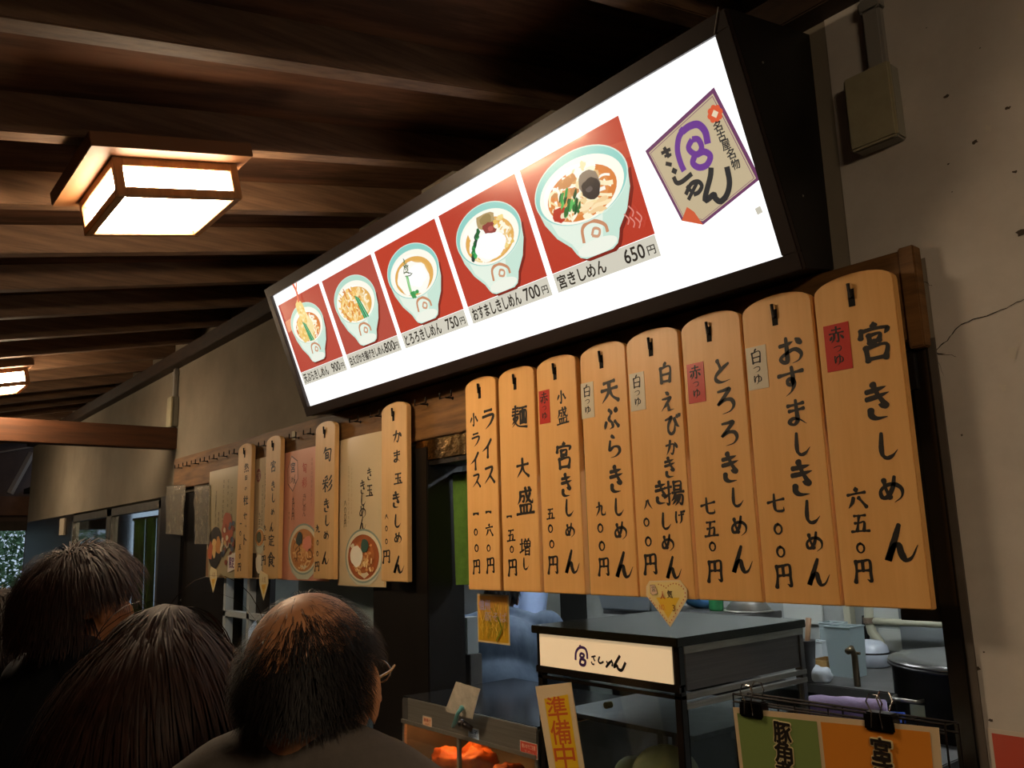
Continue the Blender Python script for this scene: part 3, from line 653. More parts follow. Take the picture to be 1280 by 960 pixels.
# ================================================================== HANGING BOARDS
z8 = lambda u, v: (840+u/2.1806, 340+v/2.1806)
z7 = lambda u, v: (560+u/3, 430+v/3)
z3 = lambda u, v: (400+u/3.84, 490+v/3.84)
z2 = lambda u, v: (330+u/4.36, 520+v/4.36)
z1 = lambda u, v: (250+u/4.8, 540+v/4.8)
YB = -0.075
def board(xl, xr, chars, conv, label, tagc=None, hook_uv=None, ztop=2.187, zbot=1.460, old=False, wt=17.5, tilt=0.0):
    xc = (xl+xr)/2; loc = Vector((xc, YB+.011, zbot))
    t = empty('menu_board', loc, label, 'menu board', 'wooden menu boards hanging on the rail')
    hw = (xr-xl)/2; sh = ztop-.034*(hw/.093)
    P = [(xc-hw, zbot), (xc+hw, zbot), (xc+hw, sh)]
    n = 14
    for i in range(1, n): a = PI*i/n; P.append((xc+hw*math.cos(a), sh + (ztop-sh)*math.sin(a)**.9))
    P.append((xc-hw, sh))
    m = MB(); m.prism(P, YB, YB+.022); reloc(m, loc).build('plank', BOARD2 if old else BOARD, parent=t, bevel=.0018)
    # hook hole with the iron hook through it
    m = MB(); hx = xc - .003; m.prism([(hx-.0075, ztop-.076), (hx+.0075, ztop-.076), (hx+.0075, ztop-.036), (hx-.0075, ztop-.036)], YB-.0006, YB+.0)
    reloc(m, loc).build('slot', mat('slot_shadow', '#120c08', .9), parent=t)
    m = MB(); m.tube([(hx, YB+.03, ztop-.055), (hx, YB-.006, ztop-.055), (hx-.001, YB-.007, ztop-.024)], .0042, 6); reloc(m, loc).build('hook_tip', IRON, parent=t)
    m = MB(); px_text(m, chars, conv, YB, wt=wt, asp=1.28 if old else 1.0); tag(reloc(m, loc).build('lettering', INK, parent=t, fix=False), kind='stuff')
    if tagc:
        col, quad, tc = tagc
        Q = [onY(*conv(*q), YB) for q in quad]
        x0 = (Q[0].x+Q[3].x)/2; x1 = (Q[1].x+Q[2].x)/2; zt = (Q[0].z+Q[1].z)/2; zb = (Q[2].z+Q[3].z)/2
        m = MB(); m.prism([(x0, zb), (x1, zb), (x1, zt), (x0, zt)], YB-.0012, YB-.0001)
        tg = reloc(m, loc).build('soup_tag', mat(col+'_tag', {'red': '#c8372c', 'white': '#d8cdb4'}[col], .35, coat=.3), parent=t)
        tag(tg, 'small %s laminated tag' % col)
        m = MB(); xm = (x0+x1)/2; wd = x1-x0
        for ch, zz, hh in ((tc, .76, .36), ('つ', .46, .20), ('ゆ', .22, .24)):
            brush(m, ch, xm, zb+(zt-zb)*zz, (zt-zb)*hh, min((zt-zb)*hh*1.05, wd*.8), YB-.0018, wt=12)
        o_ = reloc(m, loc).build('tag_lettering', INK, parent=tg, fix=False)
    return t
board(-.985,-.798,[('宮',553,190,110),('き',562,355,105),('し',583,475,80),('め',598,592,80),('ん',622,740,110),('六',503,617,62),('五',513,685,55),('〇',515,752,35),('円',522,815,65)],z8,
      'rightmost wooden menu board, with a red tag, beside the plaster wall', ('red',[(415,145),(485,137),(490,265),(422,272)],'赤'))
board(-1.183,-.993,[('お',322,215,80),('す',325,298,80),('ま',340,385,75),('し',350,470,70),('き',355,565,100),('し',378,655,70),('め',388,735,60),('ん',398,820,80),('七',283,630,55),('〇',290,700,38),('〇',297,762,38),('円',305,828,65)],z8,
      'wooden menu board with white tag, second from the right end of the row', ('white',[(203,207),(258,198),(262,317),(208,322)],'白'))
board(-1.377,-1.19,[('と',137,270,70),('ろ',145,352,75),('ろ',155,440,72),('き',160,535,85),('し',175,615,58),('め',183,692,60),('ん',190,785,80),('七',98,638,50),('五',107,700,48),('〇',111,748,32),('円',118,815,62)],z8,
      'wooden menu board with red tag, third from the right end of the row', ('red',[(40,252),(87,244),(92,352),(47,360)],'赤'))
board(-1.577,-1.388,[('白',815,110,80),('え',822,218,75),('び',840,305,80),('か',838,390,60),('き',833,465,80),('揚',848,560,98),('き',800,560,90),('げ',870,650,50),('し',815,665,70),('め',825,745,70),('ん',845,840,90),('八',750,603,45),('〇',745,668,40),('〇',752,740,45),('円',760,825,80)],z7,
      'wooden menu board with white tag and a heart card stuck at its foot', ('white',[(680,112),(735,104),(742,246),(688,252)],'白'))
board(-1.768,-1.582,[('天',605,175,95),('ぷ',612,285,85),('ら',622,385,85),('き',632,510,105),('し',638,612,72),('め',648,700,75),('ん',660,830,105),('九',572,620,55),('〇',572,690,42),('〇',578,757,45),('円',585,835,70)],z7,
      'wooden menu board with white tag, just left of the board with the heart card', ('white',[(497,149),(545,141),(550,275),(504,280)],'白'))
board(-1.970,-1.788,[('小',425,200,50),('盛',430,270,65),('宮',435,418,105),('き',445,532,90),('し',452,615,70),('め',458,698,60),('ん',465,818,95),('五',385,637,45),('〇',385,692,38),('〇',390,750,38),('円',395,828,70)],z7,
      'wooden menu board with red tag, third from the left in the large row', ('red',[(340,178),(380,170),(385,296),(346,300)],'赤'))
board(-2.169,-1.984,[('麺',268,275,90),('大',280,465,75),('盛',290,590,105),('増',290,760,65),('し',290,825,50),('一',230,647,14),('五',237,718,50),('〇',240,770,32),('円',243,838,65)],z7,
      'wooden menu board without a tag, second from the left in the large row')
board(-2.360,-2.184,[('ラ',150,280,80),('イ',147,392,70),('ス',155,490,70),('一',152,630,16),('六',155,698,50),('〇',153,765,32),('円',160,830,60),('小',97,285,50),('ラ',104,358,55),('イ',101,440,65),('ス',107,512,55),('一',105,637,16),('〇',105,705,32),('〇',108,765,35),('円',108,835,55)],z7,
      'wooden menu board with two full columns of lettering, leftmost of the large row')
board(-2.945,-2.752,[('か',370,215,62),('ま',370,310,62),('玉',375,415,60),('き',367,520,80),('し',370,620,70),('め',375,700,60),('ん',378,830,90),('八',320,600,30),('〇',320,655,32),('〇',320,717,32),('円',320,790,65)],z3,
      'pale wooden menu board hanging alone right of the egg noodle poster, beside the black pillar', ztop=2.182, zbot=1.477, old=True)
board(-3.545,-3.352,[('旬',345,210,80),('彩',345,370,90),('き',342,490,75),('し',343,570,65),('め',340,650,55),('ん',335,775,75),('九',293,615,45),('〇',293,690,35),('〇',292,750,35),('円',290,820,55)],z2,
      'pale wooden menu board between the pink poster and the egg noodle poster', ztop=2.181, zbot=1.477, old=True)
board(-4.110,-3.930,[('宮',440,205,70),('き',440,325,60),('し',440,395,60),('め',437,480,45),('ん',432,570,60),('定',428,650,70),('食',425,765,85),('九',390,575,35),('五',388,635,35),('〇',385,695,35),('円',382,770,60)],z1,
      'pale wooden menu board left of the pink poster', ztop=2.180, zbot=1.47, old=True)
board(-4.490,-4.300,[('熱',280,215,55),('田',277,275,30),('の',275,340,25),('杜',275,410,55),('セ',272,505,45),('ッ',275,565,20),('ト',268,645,60),('一',245,550,12),('〇',243,608,35),('五',240,690,35),('〇',240,745,35),('円',237,810,50)],z1,
      'pale wooden menu board farthest left of all the boards', ztop=2.181, zbot=1.466, old=True)
# heart card on the fourth board
k = Ink(None, YB-.003); C0 = Vector((-1.478, YB-.003, 1.45)); H = empty('heart_card', C0, 'yellow heart shaped popularity card reading number 3 stuck on board foot', 'card')
k.T = Matrix.Translation(-C0)
Q = [onY(*p, YB-.003) for p in ((808,733),(812,726),(850,725),(859,737),(859,749),(838,784),(808,744))]; Q = [(q.x, q.z) for q in Q]
m = MB(); m.prism(Q, YB-.004, YB-.0023); reloc(m, C0).build('card', mat('cream_card_edge', '#efd9a8', .4, coat=.4), parent=H)
k.y = YB-.0041
cx_, cz_ = sum(q[0] for q in Q)/7, sum(q[1] for q in Q)/7
sh = lambda f: [(cx_+(x-cx_)*f, cz_+(z-cz_)*f) for x, z in Q]
k.poly(sh(.93), '#f3d9a0'); k.poly(sh(.86), '#f5dc90')
k.poly([(cx_-.035, cz_-.01), (cx_+.045, cz_-.008), (cx_+.002, cz_-.062)], '#f4c63c')
zh = lambda u, v: (lambda q: (q.x, q.z))(onY(790+u/10.67, 700+v/10.67, YB-.004))
for (u, v) in [(355,325),(390,335),(425,350),(455,372),(485,345),(515,325),(550,315),(590,318),(630,330),(660,350),(690,385),(712,440),(710,490),(690,530),(665,575),(640,615),(610,665),(585,710),(560,755),(535,800),(510,835),(465,805),(440,775),(415,735),(385,700),(340,640),(310,600),(290,575),(265,545),(245,510)]:
    x, z = zh(u, v); k.poly(ellipse(x, z, .0017, .0019, 8), '#c8502c')
x, z = zh(415, 470); k.type('人', x, z, .016, .020, '#d0522a', .02); x, z = zh(510, 455); k.type('気', x, z, .018, .020, '#3a3430', .01)
x, z = zh(410, 630); k.type('NO.', x, z, .020, .014, '#e08838', .01); x, z = zh(565, 640); k.type('3', x, z, .009, .016, '#8a5a28', .01)
x, z = zh(298, 400); k.poly([(x-.012, z+.013), (x+.005, z+.014), (x+.013, z-.009), (x-.005, z-.014), (x-.013, z-.008)], '#5a4a44'); k.poly([(x-.011, z+.012), (x+.0045, z+.013), (x+.012, z-.0085), (x-.0045, z-.013), (x-.012, z-.0075)], '#ecc9a6')
k.type('宮', x, z+.003, .013, .014, '#5a4a50', .0)
k.build('card_print', PRINT, parent=H)

# ================================================================== POSTERS HANGING BETWEEN THE BOARDS
def poster(quad, y, name, label, base, draw, bend=0.0, cat='poster', thick=.0012, bott=None):
    """thin laminated sheet hung from a hook: quad = TL, TR, BR, BL pixels on the plane y; draw(ink, W, H) prints on it"""
    Q = [onY(*p, y) for p in quad]; x0 = (Q[0].x+Q[3].x)/2; x1 = (Q[1].x+Q[2].x)/2; zt = (Q[0].z+Q[1].z)/2; zb = (Q[2].z+Q[3].z)/2
    W, H_ = x1-x0, zt-zb; loc = Vector(((x0+x1)/2, y, zb))
    t = empty(name, loc, label, cat)
    def curve(v):      # local: x across, z up, sheet bows away from the wall
        q = (v.x/W)*2
        return Vector((v.x, v.y + bend*(q*q-0.6)*(0.5+0.5*v.z/H_), v.z))
    m = MB(); n = 10
    for i in range(n):
        a, b_ = -W/2+W*i/n, -W/2+W*(i+1)/n
        m.hexa([curve(Vector(p)) for p in ((a,0,0),(b_,0,0),(b_,thick,0),(a,thick,0),(a,0,H_),(b_,0,H_),(b_,thick,H_),(a,thick,H_))])
    m.build('sheet', mat(base+'_laminate', base, .32, coat=.6), parent=t)
    k = Ink(None, -0.0004); draw(k, W, H_)
    k.mb.v = [tuple(curve(Vector(v))) for v in k.mb.v]
    k.build('poster_print', PRINT, parent=t)
    return t
def col_text(k, s, x, ztop, zbot, size, col='#33302a', bold=.01):
    n = len(s)
    for i, ch in enumerate(s): k.type(ch, x, ztop-(ztop-zbot)*(i+.5)/n, size, size*(1.0 if ch not in '一' else .15), col, bold)
def col_brush(k, s, x, ztop, zbot, size, col='#26221e', wt=12):
    n = len(s)
    for i, ch in enumerate(s): k.brush(ch, x, ztop-(ztop-zbot)*(i+.5)/n, size if ch != '一' else size*1.5, size if ch != '一' else size*1.5, col, wt)
def poster_bowl(k, cx, cy, R, soup, shade):
    ry = R*.72
    yb_ = max(cy-R*1.18, .006); body = [(cx-R, cy), (cx-R*.95, cy-(cy-yb_)*.42), (cx-R*.72, cy-(cy-yb_)*.78), (cx-R*.34, yb_), (cx+R*.34, yb_), (cx+R*.72, cy-(cy-yb_)*.78), (cx+R*.95, cy-(cy-yb_)*.42), (cx+R, cy)]
    k.poly(body, '#b9b7a0'); k.poly([(x*.9+cx*.1+R*.03, y) for x, y in body], '#c9cab2')
    k.poly(ellipse(cx, cy, R, ry, 40), '#8fa193'); k.poly(ellipse(cx, cy, R*.93, ry*.93, 40), '#ddd3b4')
    k.radial(cx, cy-R*.03, R*.83, ry*.83, soup, shade, rings=4)
def draw_kama(k, W, H_):
    k.poly([(-W/2+.004,.004),(W/2-.004,.004),(W/2-.004,H_-.004),(-W/2+.004,H_-.004)], '#d9c6a0'); k.poly([(-W/2+.004,.004),(W/2-.004,.004),(W/2-.004,.22),(-W/2+.004,.16)], '#cfa873')
    col_text(k, 'とろりとからむ温かい釜揚げ', -.1, H_-.12, .26, .014, '#a58c68', 0); col_text(k, 'かま玉だれで召し上がる', -.07, H_-.13, .30, .012, '#b39c78', 0)
    col_brush(k, 'き玉', .085, H_-.14, .36, .055); col_brush(k, 'きしめん', .03, H_-.2, .235, .062)
    col_brush(k, '八〇〇円', -.13, H_-.27, .25, .032)
    poster_bowl(k, .03, .125, .155, '#d08a4a', '#a85a2c')
    for _ in range(60): k.blob(.03+random.uniform(-.085,.085), .12+random.uniform(-.055,.055), .012, .006, random.choice(['#c06a38','#d8965a','#b85a30','#e0a468']), 8, .5)
    k.noodles(.05, .09, .09, .05, ['#ecc98a','#e0b070','#f2d8a0'], 22, .009)
    k.blob(-.015, .125, .052, .045, '#f2ecd8', 20, .15); k.blob(.055, .165, .032, .028, '#37584a', 12, .3)
poster([(427,550),(477,539),(487,735),(418,731)], -.043, 'egg_noodle_poster', 'cream noodle poster with bowl of orange soup and egg, between two pale boards', '#d3bf98', draw_kama, bend=.012)
def draw_pink(k, W, H_):
    k.poly([(-W/2+.003,.003),(W/2-.003,.003),(W/2-.003,H_-.003),(-W/2+.003,H_-.003)], '#e2a08c'); k.poly([(-W/2+.003,.003),(W/2-.003,.003),(W/2-.003,.27),(-W/2+.003,.27)], '#dda367')
    S_ = [(-.175,H_-.08),(-.13,H_-.02),(-.06,H_-.05),(-.05,H_-.14),(-.11,H_-.20),(-.17,H_-.16)]
    k.poly(S_, '#6a4a4c'); k.poly([(x*.93-.008, (y-H_+.11)*.92+H_-.11) for x, y in S_], '#e6ac98')
    k.type('宮', -.112, H_-.08, .05, .05, '#3a3048', .02); k.brush('し', -.14, H_-.14, .04, .03, '#2e2a28'); k.brush('め', -.115, H_-.14, .035, .04, '#2e2a28'); k.brush('ん', -.085, H_-.14, .05, .045, '#2e2a28')
    col_brush(k, '旬彩', .02, H_-.06, H_-.20, .05, '#c23a2c', 15); col_text(k, 'きしめん', .025, H_-.22, .30, .032, '#7a4438', 0)
    col_brush(k, '九〇〇円', -.10, H_-.23, .29, .036)
    col_text(k, '税込', -.145, .33, .29, .014, '#7a4a3a', 0); col_text(k, '季節の彩り野菜を添えて', .10, H_-.05, .34, .016, '#b07060', 0)
    poster_bowl(k, .02, .145, .165, '#e2a664', '#c98446'); k.noodles(.02, .13, .12, .08, ['#f0c888','#e6b06a','#c9844a','#8a5a30'], 50, .008)
    k.blob(-.015, .19, .03, .03, '#33403a', 12, .5); k.blob(.07, .17, .045, .035, '#e58f74', 12, .3)
poster([(354,565),(412,556),(412,726),(342,725)], -.043, 'pink_noodle_poster', 'pink and orange noodle poster partly behind a pale board, with an emblem at top left', '#dc9a80', draw_pink, bend=.006)
def draw_narrow(k, W, H_):
    k.poly([(-W/2+.003,.003),(W/2-.003,.003),(W/2-.003,H_-.003),(-W/2+.003,H_-.003)], '#d4c3a4')
    k.poly(ellipse(-.06, H_-.09, .032, .036, 20), '#8a4a4c'); k.type('宮', -.06, H_-.09, .04, .045, '#dccbb0', 0)
    col_brush(k, '宮きしめん', .04, H_-.08, .36, .035); col_text(k, 'きしめんと小鉢と御飯が付く', .0, H_-.14, .2, .014, '#5a4c40', 0)
    col_text(k, '九五〇円', -.03, H_-.28, .20, .026)
    k.poly([(-W/2+.004,.005),(W/2-.004,.005),(W/2-.004,.13),(-W/2+.004,.13)], '#3c302a')
    poster_bowl(k, -.02, .21, .07, '#dcb070', '#c08a50'); k.blob(-.03, .21, .03, .03, '#3a4a3a', 12, .3); k.blob(-.02, .08, .045, .05, '#e6e0cc', 14, .3)
poster([(316,574),(344,570),(345,724),(309,723)], -.043, 'set_meal_poster', 'narrow cream set meal poster between the two left boards', '#cdbb9a', draw_narrow, bend=.004)
def draw_bento(k, W, H_):
    k.poly([(-W/2+.003,.003),(W/2-.003,.003),(W/2-.003,H_-.003),(-W/2+.003,H_-.003)], '#b5a988')
    k.poly([(-W/2+.003,.003),(W/2-.003,.003),(W/2-.003,.2),(-W/2+.003,.16)], '#8f6a48')
    for x_, s_, a_, b_ in ((-.14,'季節の御膳きしめん付',H_-.12,.3),(-.09,'数量限定',H_-.24,.25),(-.02,'御飯と小鉢と香の物',H_-.06,.3),(.05,'名物きしめん',H_-.06,.35),(.11,'一〇五〇円',H_-.1,.32)):
        col_text(k, s_, x_, a_, b_, .02, '#4e4638', 0)
    k.blob(-.13, .17, .115, .12, '#2c2826', 24, .1); k.blob(-.14, .17, .04, .055, '#d8b070', 12, .4); k.blob(-.2, .15, .04, .05, '#b4603c', 12, .4); k.blob(-.07, .18, .045, .05, '#c4884a', 12, .4)
    k.blob(.06, .27, .08, .09, '#a8583c', 16, .3)
    for _ in range(40): k.blob(.07+random.uniform(-.1,.1), .2+random.uniform(-.12,.1), .02, .015, random.choice(['#3b3f48','#8a4a36','#c9a06a','#556070','#d8c8a8']), 8, .5)
    k.poly([(.09,.03),(.2,.05),(.2,.14),(.09,.12)], '#ddd4c8'); k.type('限定', .145, .085, .07, .06, '#6a3070', .02)
poster([(260,589),(300,583),(307,724),(259,721)], -.043, 'lunch_set_poster', 'greyish cream lunch set poster with a dark tray, hanging farthest left', '#aa9d7c', draw_bento, bend=.004)
def small_heart(px, py, label):
    c = onY(px, py, -.082); H_ = empty('heart_card', c, label, 'card')
    P = [(-.06,.045),(-.045,.07),(.0,.06),(.045,.05),(.055,.01),(-.0,-.075),(-.055,0)]
    m = MB(); m.prism(P, -.0012, 0); m.build('card', mat('cream_card_edge', '#efd9a8', .4), parent=H_)
    k = Ink(None, -.0014); k.poly([(x*.88, z*.88) for x, z in P], '#e8d9a8'); k.poly([(-.03,0),(.032,.005),(0,-.05)], '#e9c04a'); k.type('人気', -.0, .025, .05, .03, '#b08050', 0); k.type('NO.1', .0, -.012, .04, .018, '#c8783a', 0)
    k.build('card_print', PRINT, parent=H_)
small_heart(267, 724, 'cream heart shaped popularity card below the lunch set poster')
small_heart(330, 731, 'cream heart shaped popularity card below the set meal poster')
# crinkled clear sleeves hanging left of the posters
def sleeve(quad, label):
    Q = [onY(*p, -.05) for p in quad]; loc = (Q[0]+Q[2])/2; m = MB(); n = 7
    grid = [[Q[0].lerp(Q[1], i/n).lerp(Q[3].lerp(Q[2], i/n), j/n) + Vector((0, .006*noise.noise(Vector((i*1.3, j*1.7, 3)))*2, 0)) for i in range(n+1)] for j in range(n+1)]
    vs = [v for r in grid for v in r]; m.add(vs, [(j*(n+1)+i, j*(n+1)+i+1, (j+1)*(n+1)+i+1, (j+1)*(n+1)+i) for j in range(n) for i in range(n)])
    return m
SLV = mat('shiny_plastic_sleeve', '#a8a090', .18, var=.5, scale=22, bump=1.0, coat=.8, alpha=.75)
for q, lb in (([(208,608),(232,606),(228,669),(207,667)], 'crinkled clear plastic sleeve hanging beside the metal door frame'), ([(243,608),(262,606),(262,680),(243,680)], 'crinkled silvery plastic sleeve hanging left of the lunch set poster')):
    c = onY(sum(p[0] for p in q)/4, q[0][1], -.05); e = empty('plastic_sleeve', c, lb, 'plastic sleeve')
    m = sleeve(q, lb); reloc(m, c).build('film', SLV, parent=e, smooth=True, fix=False)
    m = MB(); a, b_ = onY(*q[0], -.051), onY(*q[1], -.051); m.tube([a, b_], .003, 5); reloc(m, c).build('top_fold', SLV, parent=e)
# reflecting strip above the dark door, golden glare put into its colour
m = MB(); m.box((-2.765, -.026, 1.935), (-2.37, -.0215, 2.012)); o = m.build('foil_strip', mat('golden_glare_foil', '#d8b070', .22, metal=1.0, bump=1.0, scale=14, var=.6)); tag(o, 'crinkled reflecting strip, golden glare in its colour, under rail beside leftmost large board', 'strip')
# ================================================================== DOORS, NOREN AND FRAMES ON THE LEFT
AL = mat('worn_aluminium', '#8d8b86', .35, metal=.8, var=.3, scale=14)
def frame_door(n, xa, xb, cloth, z1=1.93):
    t = empty('door_%d' % n, ((xa+xb)/2, 0.03, 0)); t['kind'] = 'structure'; L0 = t.location
    m = MB()
    for x in (xa, xb-.05): m.box((x, -.012, 0), (x+.05, .05, z1))
    m.box((xa, -.012, z1-.06), (xb, .05, z1)); m.box((xa, -.0, .95), (xb, .04, 1.0))
    reloc(m, L0).build('door_frame', AL, parent=t, bevel=.002)
    m = MB(); m.box((xa+.05, .015, 1.0), (xb-.05, .02, z1-.06)); reloc(m, L0).build('glass_pane', GLASS, parent=t)
    m = MB(); m.box((xa+.05, .0, 0), (xb-.05, .03, .95)); reloc(m, L0).build('lower_panel', BLACK, parent=t)
frame_door(1, -8.75, -7.45, True, 1.97); frame_door(2, -7.40, -6.05, True, 1.97)
def noren(x0, x1, z0, z1, y, label, n=3, cat='curtain'):
    e = empty('noren_curtain', ((x0+x1)/2, y, z1), label, cat); L0 = e.location
    m = MB(); m.tube([(x0-.05, y, z1), (x1+.05, y, z1)], .012, 8); reloc(m, L0).build('rod', DARKWOOD, parent=e)
    wd = (x1-x0)/n
    for i in range(n):
        m = MB(); s = 14
        for j in range(s):
            a, b_ = x0+wd*(i+j/s*.97), x0+wd*(i+(j+1)/s*.97)
            f = lambda x: y + .012*math.sin(x*38) 
            m.add([(a, f(a)*1, z0), (b_, f(b_), z0), (b_, y+(f(b_)-y)*.3-.014, z1), (a, y+(f(a)-y)*.3-.014, z1), (a, f(a)+.002, z0), (b_, f(b_)+.002, z0), (b_, y+(f(b_)-y)*.3-.012, z1), (a, y+(f(a)-y)*.3-.012, z1)], [(0,1,2,3),(7,6,5,4)])
        reloc(m, L0).build('cloth_panel', GREENC, parent=e, smooth=True, fix=False)
noren(-7.05, -6.15, 1.0, 1.87, .1, 'green noren curtain behind the glazed door at far left')
noren(-2.67, -1.9, 1.46, 1.88, .10, 'dark green noren curtain behind the leftmost large board and the black pillar', 3)
noren(-4.78, -4.52, 1.05, 1.7, .12, 'green curtain seen through the window under the lunch set poster', 1)
# window frame between the black pier and pillar
m = MB()
for x in (-4.80, -4.46): m.box((x, -.015, .8), (x+.035, .03, 1.72))
m.box((-4.80, -.015, 1.25), (-3.09, .03, 1.28)); m.box((-4.8, -.015, .8), (-3.09, .03, .84))
structure('window_1', m, mat('pale_blue_painted_frame', '#a9b4bb', .45))
m = MB(); m.box((-4.42, .02, 1.28), (-4.24, .05, 1.7)); m.build('dark_window_panel', BLACK, parent=bpy.data.objects['window_1'])
m = MB(); m.box((-3.99, .06, .9), (-3.1, .07, 1.72)); m.build('inner_light_panel', mat('blue_grey_inner_light', '#8a9da3', .6), parent=bpy.data.objects['window_1'])  # panel coloured as the blue-grey light inside the window
# far shutter signs above the end doors, tiny notice
m = MB(); m.box((-9.25, -.02, 1.80), (-9.05, -.003, 1.96)); tag(m.build('paper_notice', mat('dim_paper', '#a59a88', .7)), 'small pale notice taped above the dark far doorway', 'notice')
# conduit + boxes, tie beam
def j_box(x0, x1, z0, z1, d, px, top, label):
    t = empty('junction_box', ((x0+x1)/2, -.003, z0), label, 'junction box'); L0 = t.location; cm = mat('aged_cream_plastic', '#a39c80', .55, var=.15, scale=20)
    m = MB(); m.box((x0, -.003-d*.75, z0), (x1, -.003, z1)); reloc(m, L0).build('box_body', mat('aged_grey_plastic', '#8e8c80', .55), parent=t, bevel=.004)
    m = MB(); m.box((x0-.002, -.003-d, z0-.002), (x1+.002, -.003-d*.75, z1+.002)); reloc(m, L0).build('cover', cm, parent=t, bevel=.005)
    m = MB(); xc = px; m.box((xc-.022, -.030, z1), (xc+.022, -.003, top)); reloc(m, L0).build('conduit', mat('conduit_plastic', '#8d8a84', .5), parent=t, bevel=.006)
    m = MB(); m.box((xc-.026, -.034, z1+.155), (xc+.026, -.003, z1+.185)); reloc(m, L0).build('conduit_clip', mat('conduit_plastic', '#8d8a84', .5), parent=t, bevel=.004)
j_box(-.868, -.762, 2.478, 2.656, .052, -.800, 2.865, 'beige junction box with vertical conduit high on the bare plaster wall')
j_box(-5.89, -5.79, 2.455, 2.66, .05, -5.84, 2.865, 'small pale junction box on the left wall above the tie beam')
m = MB(); m.box((-5.90, -3.4, 2.30), (-5.80, -.001, 2.445)); tag(m.build('tie_beam', mat('orange_brown_beam', '#5e3619', .65, col2='#43260f', scale=6, stretch=(1,.4,6)), bevel=.004), 'thick brown tie beam running from the left wall across the passage', 'beam')
# red poster, lower right
def draw_red(k, W, H_): k.poly([(-W/2+.008,.008),(W/2-.008,.008),(W/2-.008,H_-.008),(-W/2+.008,H_-.008)], '#c2503e')
poster([(1239,910),(1340,926),(1348,1030),(1243,1030)], -.004, 'red_poster', 'red poster with pale border at the lower right corner on the plaster wall', '#c9bcae', draw_red)

# ================================================================== COUNTER, CASES AND SIGNS
m = MB(); m.box((-3.05, -.42, .79), (-.83, .48, .84)); o = m.build('serving_counter', STEEL, bevel=.003); tag(o, 'stainless serving counter carrying the display cases', 'counter')
m = MB(); m.box((-3.0, -.36, 0), (-.9, -.03, .79)); m.build('counter_front', BLACK, parent=o)
# -- tall display case
Lc = Vector((-1.655, .12, .84)); CS = empty('display_case', Lc, 'black topped glass display case with cream lit sign panel and steel sides', 'display case')
def part(parent, L0, name, m_, fn, bevel=0.0, smooth=False, label=None):
    m = MB(); fn(m); o = reloc(m, L0).build(name, m_, parent=parent, bevel=bevel, smooth=smooth)
    if label: o['label'] = label
    return o
xa, xb, ya, yb = -1.925, -1.392, -.15, .40
part(CS, Lc, 'top_plate', mat('black_mirror_top', '#1c1a10', .14, metal=0, coat=.25, spec=.5), lambda m: m.box((xa-.01, ya-.012, 1.352), (xb+.008, yb+.005, 1.374)), .002)
for nm, x, y in (('a', xa, ya), ('b', xb-.022, ya), ('c', xa, yb-.022), ('d', xb-.022, yb-.022)):
    part(CS, Lc, 'corner_post', BSTEEL if y < 0 else DSTEEL, lambda m: m.box((x, y, .84), (x+.022, y+.022, 1.352)), .002)
part(CS, Lc, 'sign_panel', mat('cream_sign_acrylic', '#e6cfae', .35, coat=.3, emit='#f2d2a4', estr=.35), lambda m: m.box((xa+.018, ya-.004, 1.262), (xb-.020, ya+.01, 1.350)))
part(CS, Lc, 'front_rail', BSTEEL, lambda m: (m.box((xa, ya-.006, 1.243), (xb, ya+.014, 1.260)), m.box((xa, ya+.0, 1.226), (xb, ya+.02, 1.236)), m.box((xa, ya-.004, 1.255), (xb, ya+.02, 1.262))), .001)
part(CS, Lc, 'front_glass', GLASS, lambda m: m.box((xa+.022, ya+.004, .86), (xb-.022, ya+.008, 1.24)))
part(CS, Lc, 'side_panel', mat('brown_grey_steel_side', '#76706c', .42, metal=.75, var=.2, scale=40, stretch=(1,.1,6)), lambda m: m.box((xb-.012, ya+.03, 1.245), (xb-.004, yb-.02, 1.335)))
part(CS, Lc, 'side_rail', STEEL, lambda m: (m.box((xb-.014, ya+.02, 1.333), (xb+.002, yb, 1.352)), m.box((xb-.014, ya+.02, 1.225), (xb+.002, yb, 1.238)), m.box((xb-.014, ya+.02, 1.203), (xb+.002, yb, 1.216))), .001)
part(CS, Lc, 'side_glass', GLASS, lambda m: m.box((xb-.010, ya+.03, .86), (xb-.006, yb-.03, 1.2)))
part(CS, Lc, 'shelf', mat('stained_dark_shelf', '#4a4c4c', .45, metal=.7, var=.5, scale=30), lambda m: m.box((xa+.02, ya+.06, 1.12), (xb-.02, yb-.02, 1.132)))
part(CS, Lc, 'base_shelf', STEEL, lambda m: m.box((xa, ya, .84), (xb, yb, .90)))
part(CS, Lc, 'lamp_knob', mat('brass_knob', '#a08a50', .35, metal=.8), lambda m: m.lathe([(0,0),(.009,0),(.009,.02),(0,.02)], (-1.70, ya+.05, 1.17), 12, 'y'))
k = Ink(Matrix.Translation(-Lc), ya-.0045)
def zc(u, v):
    q = onY(480+u/4, 720+v/4, ya-.005); return (q.x, q.z)
cz = lambda pts, w, col: k.line([zc(*p) for p in pts], w*1.35, col)
pu2 = '#4a2a6a'; bk2 = '#1c1816'
cz([(957,420),(960,380),(978,358),(1003,362),(1014,385),(1016,415)], .0055, pu2); cz([(978,345),(984,362)], .005, pu2)
cz([(984,385),(980,400),(992,408),(1000,395),(984,385)], .005, pu2); cz([(984,412),(980,438),(1000,446),(1006,425),(984,412)], .006, pu2)
cz([(1036,405),(1058,400)], .0035, bk2); cz([(1046,402),(1050,418),(1056,425)], .0035, bk2); cz([(1036,428),(1042,440),(1052,442)], .0035, bk2)
cz([(1078,402),(1072,425),(1082,436),(1098,428)], .004, bk2)
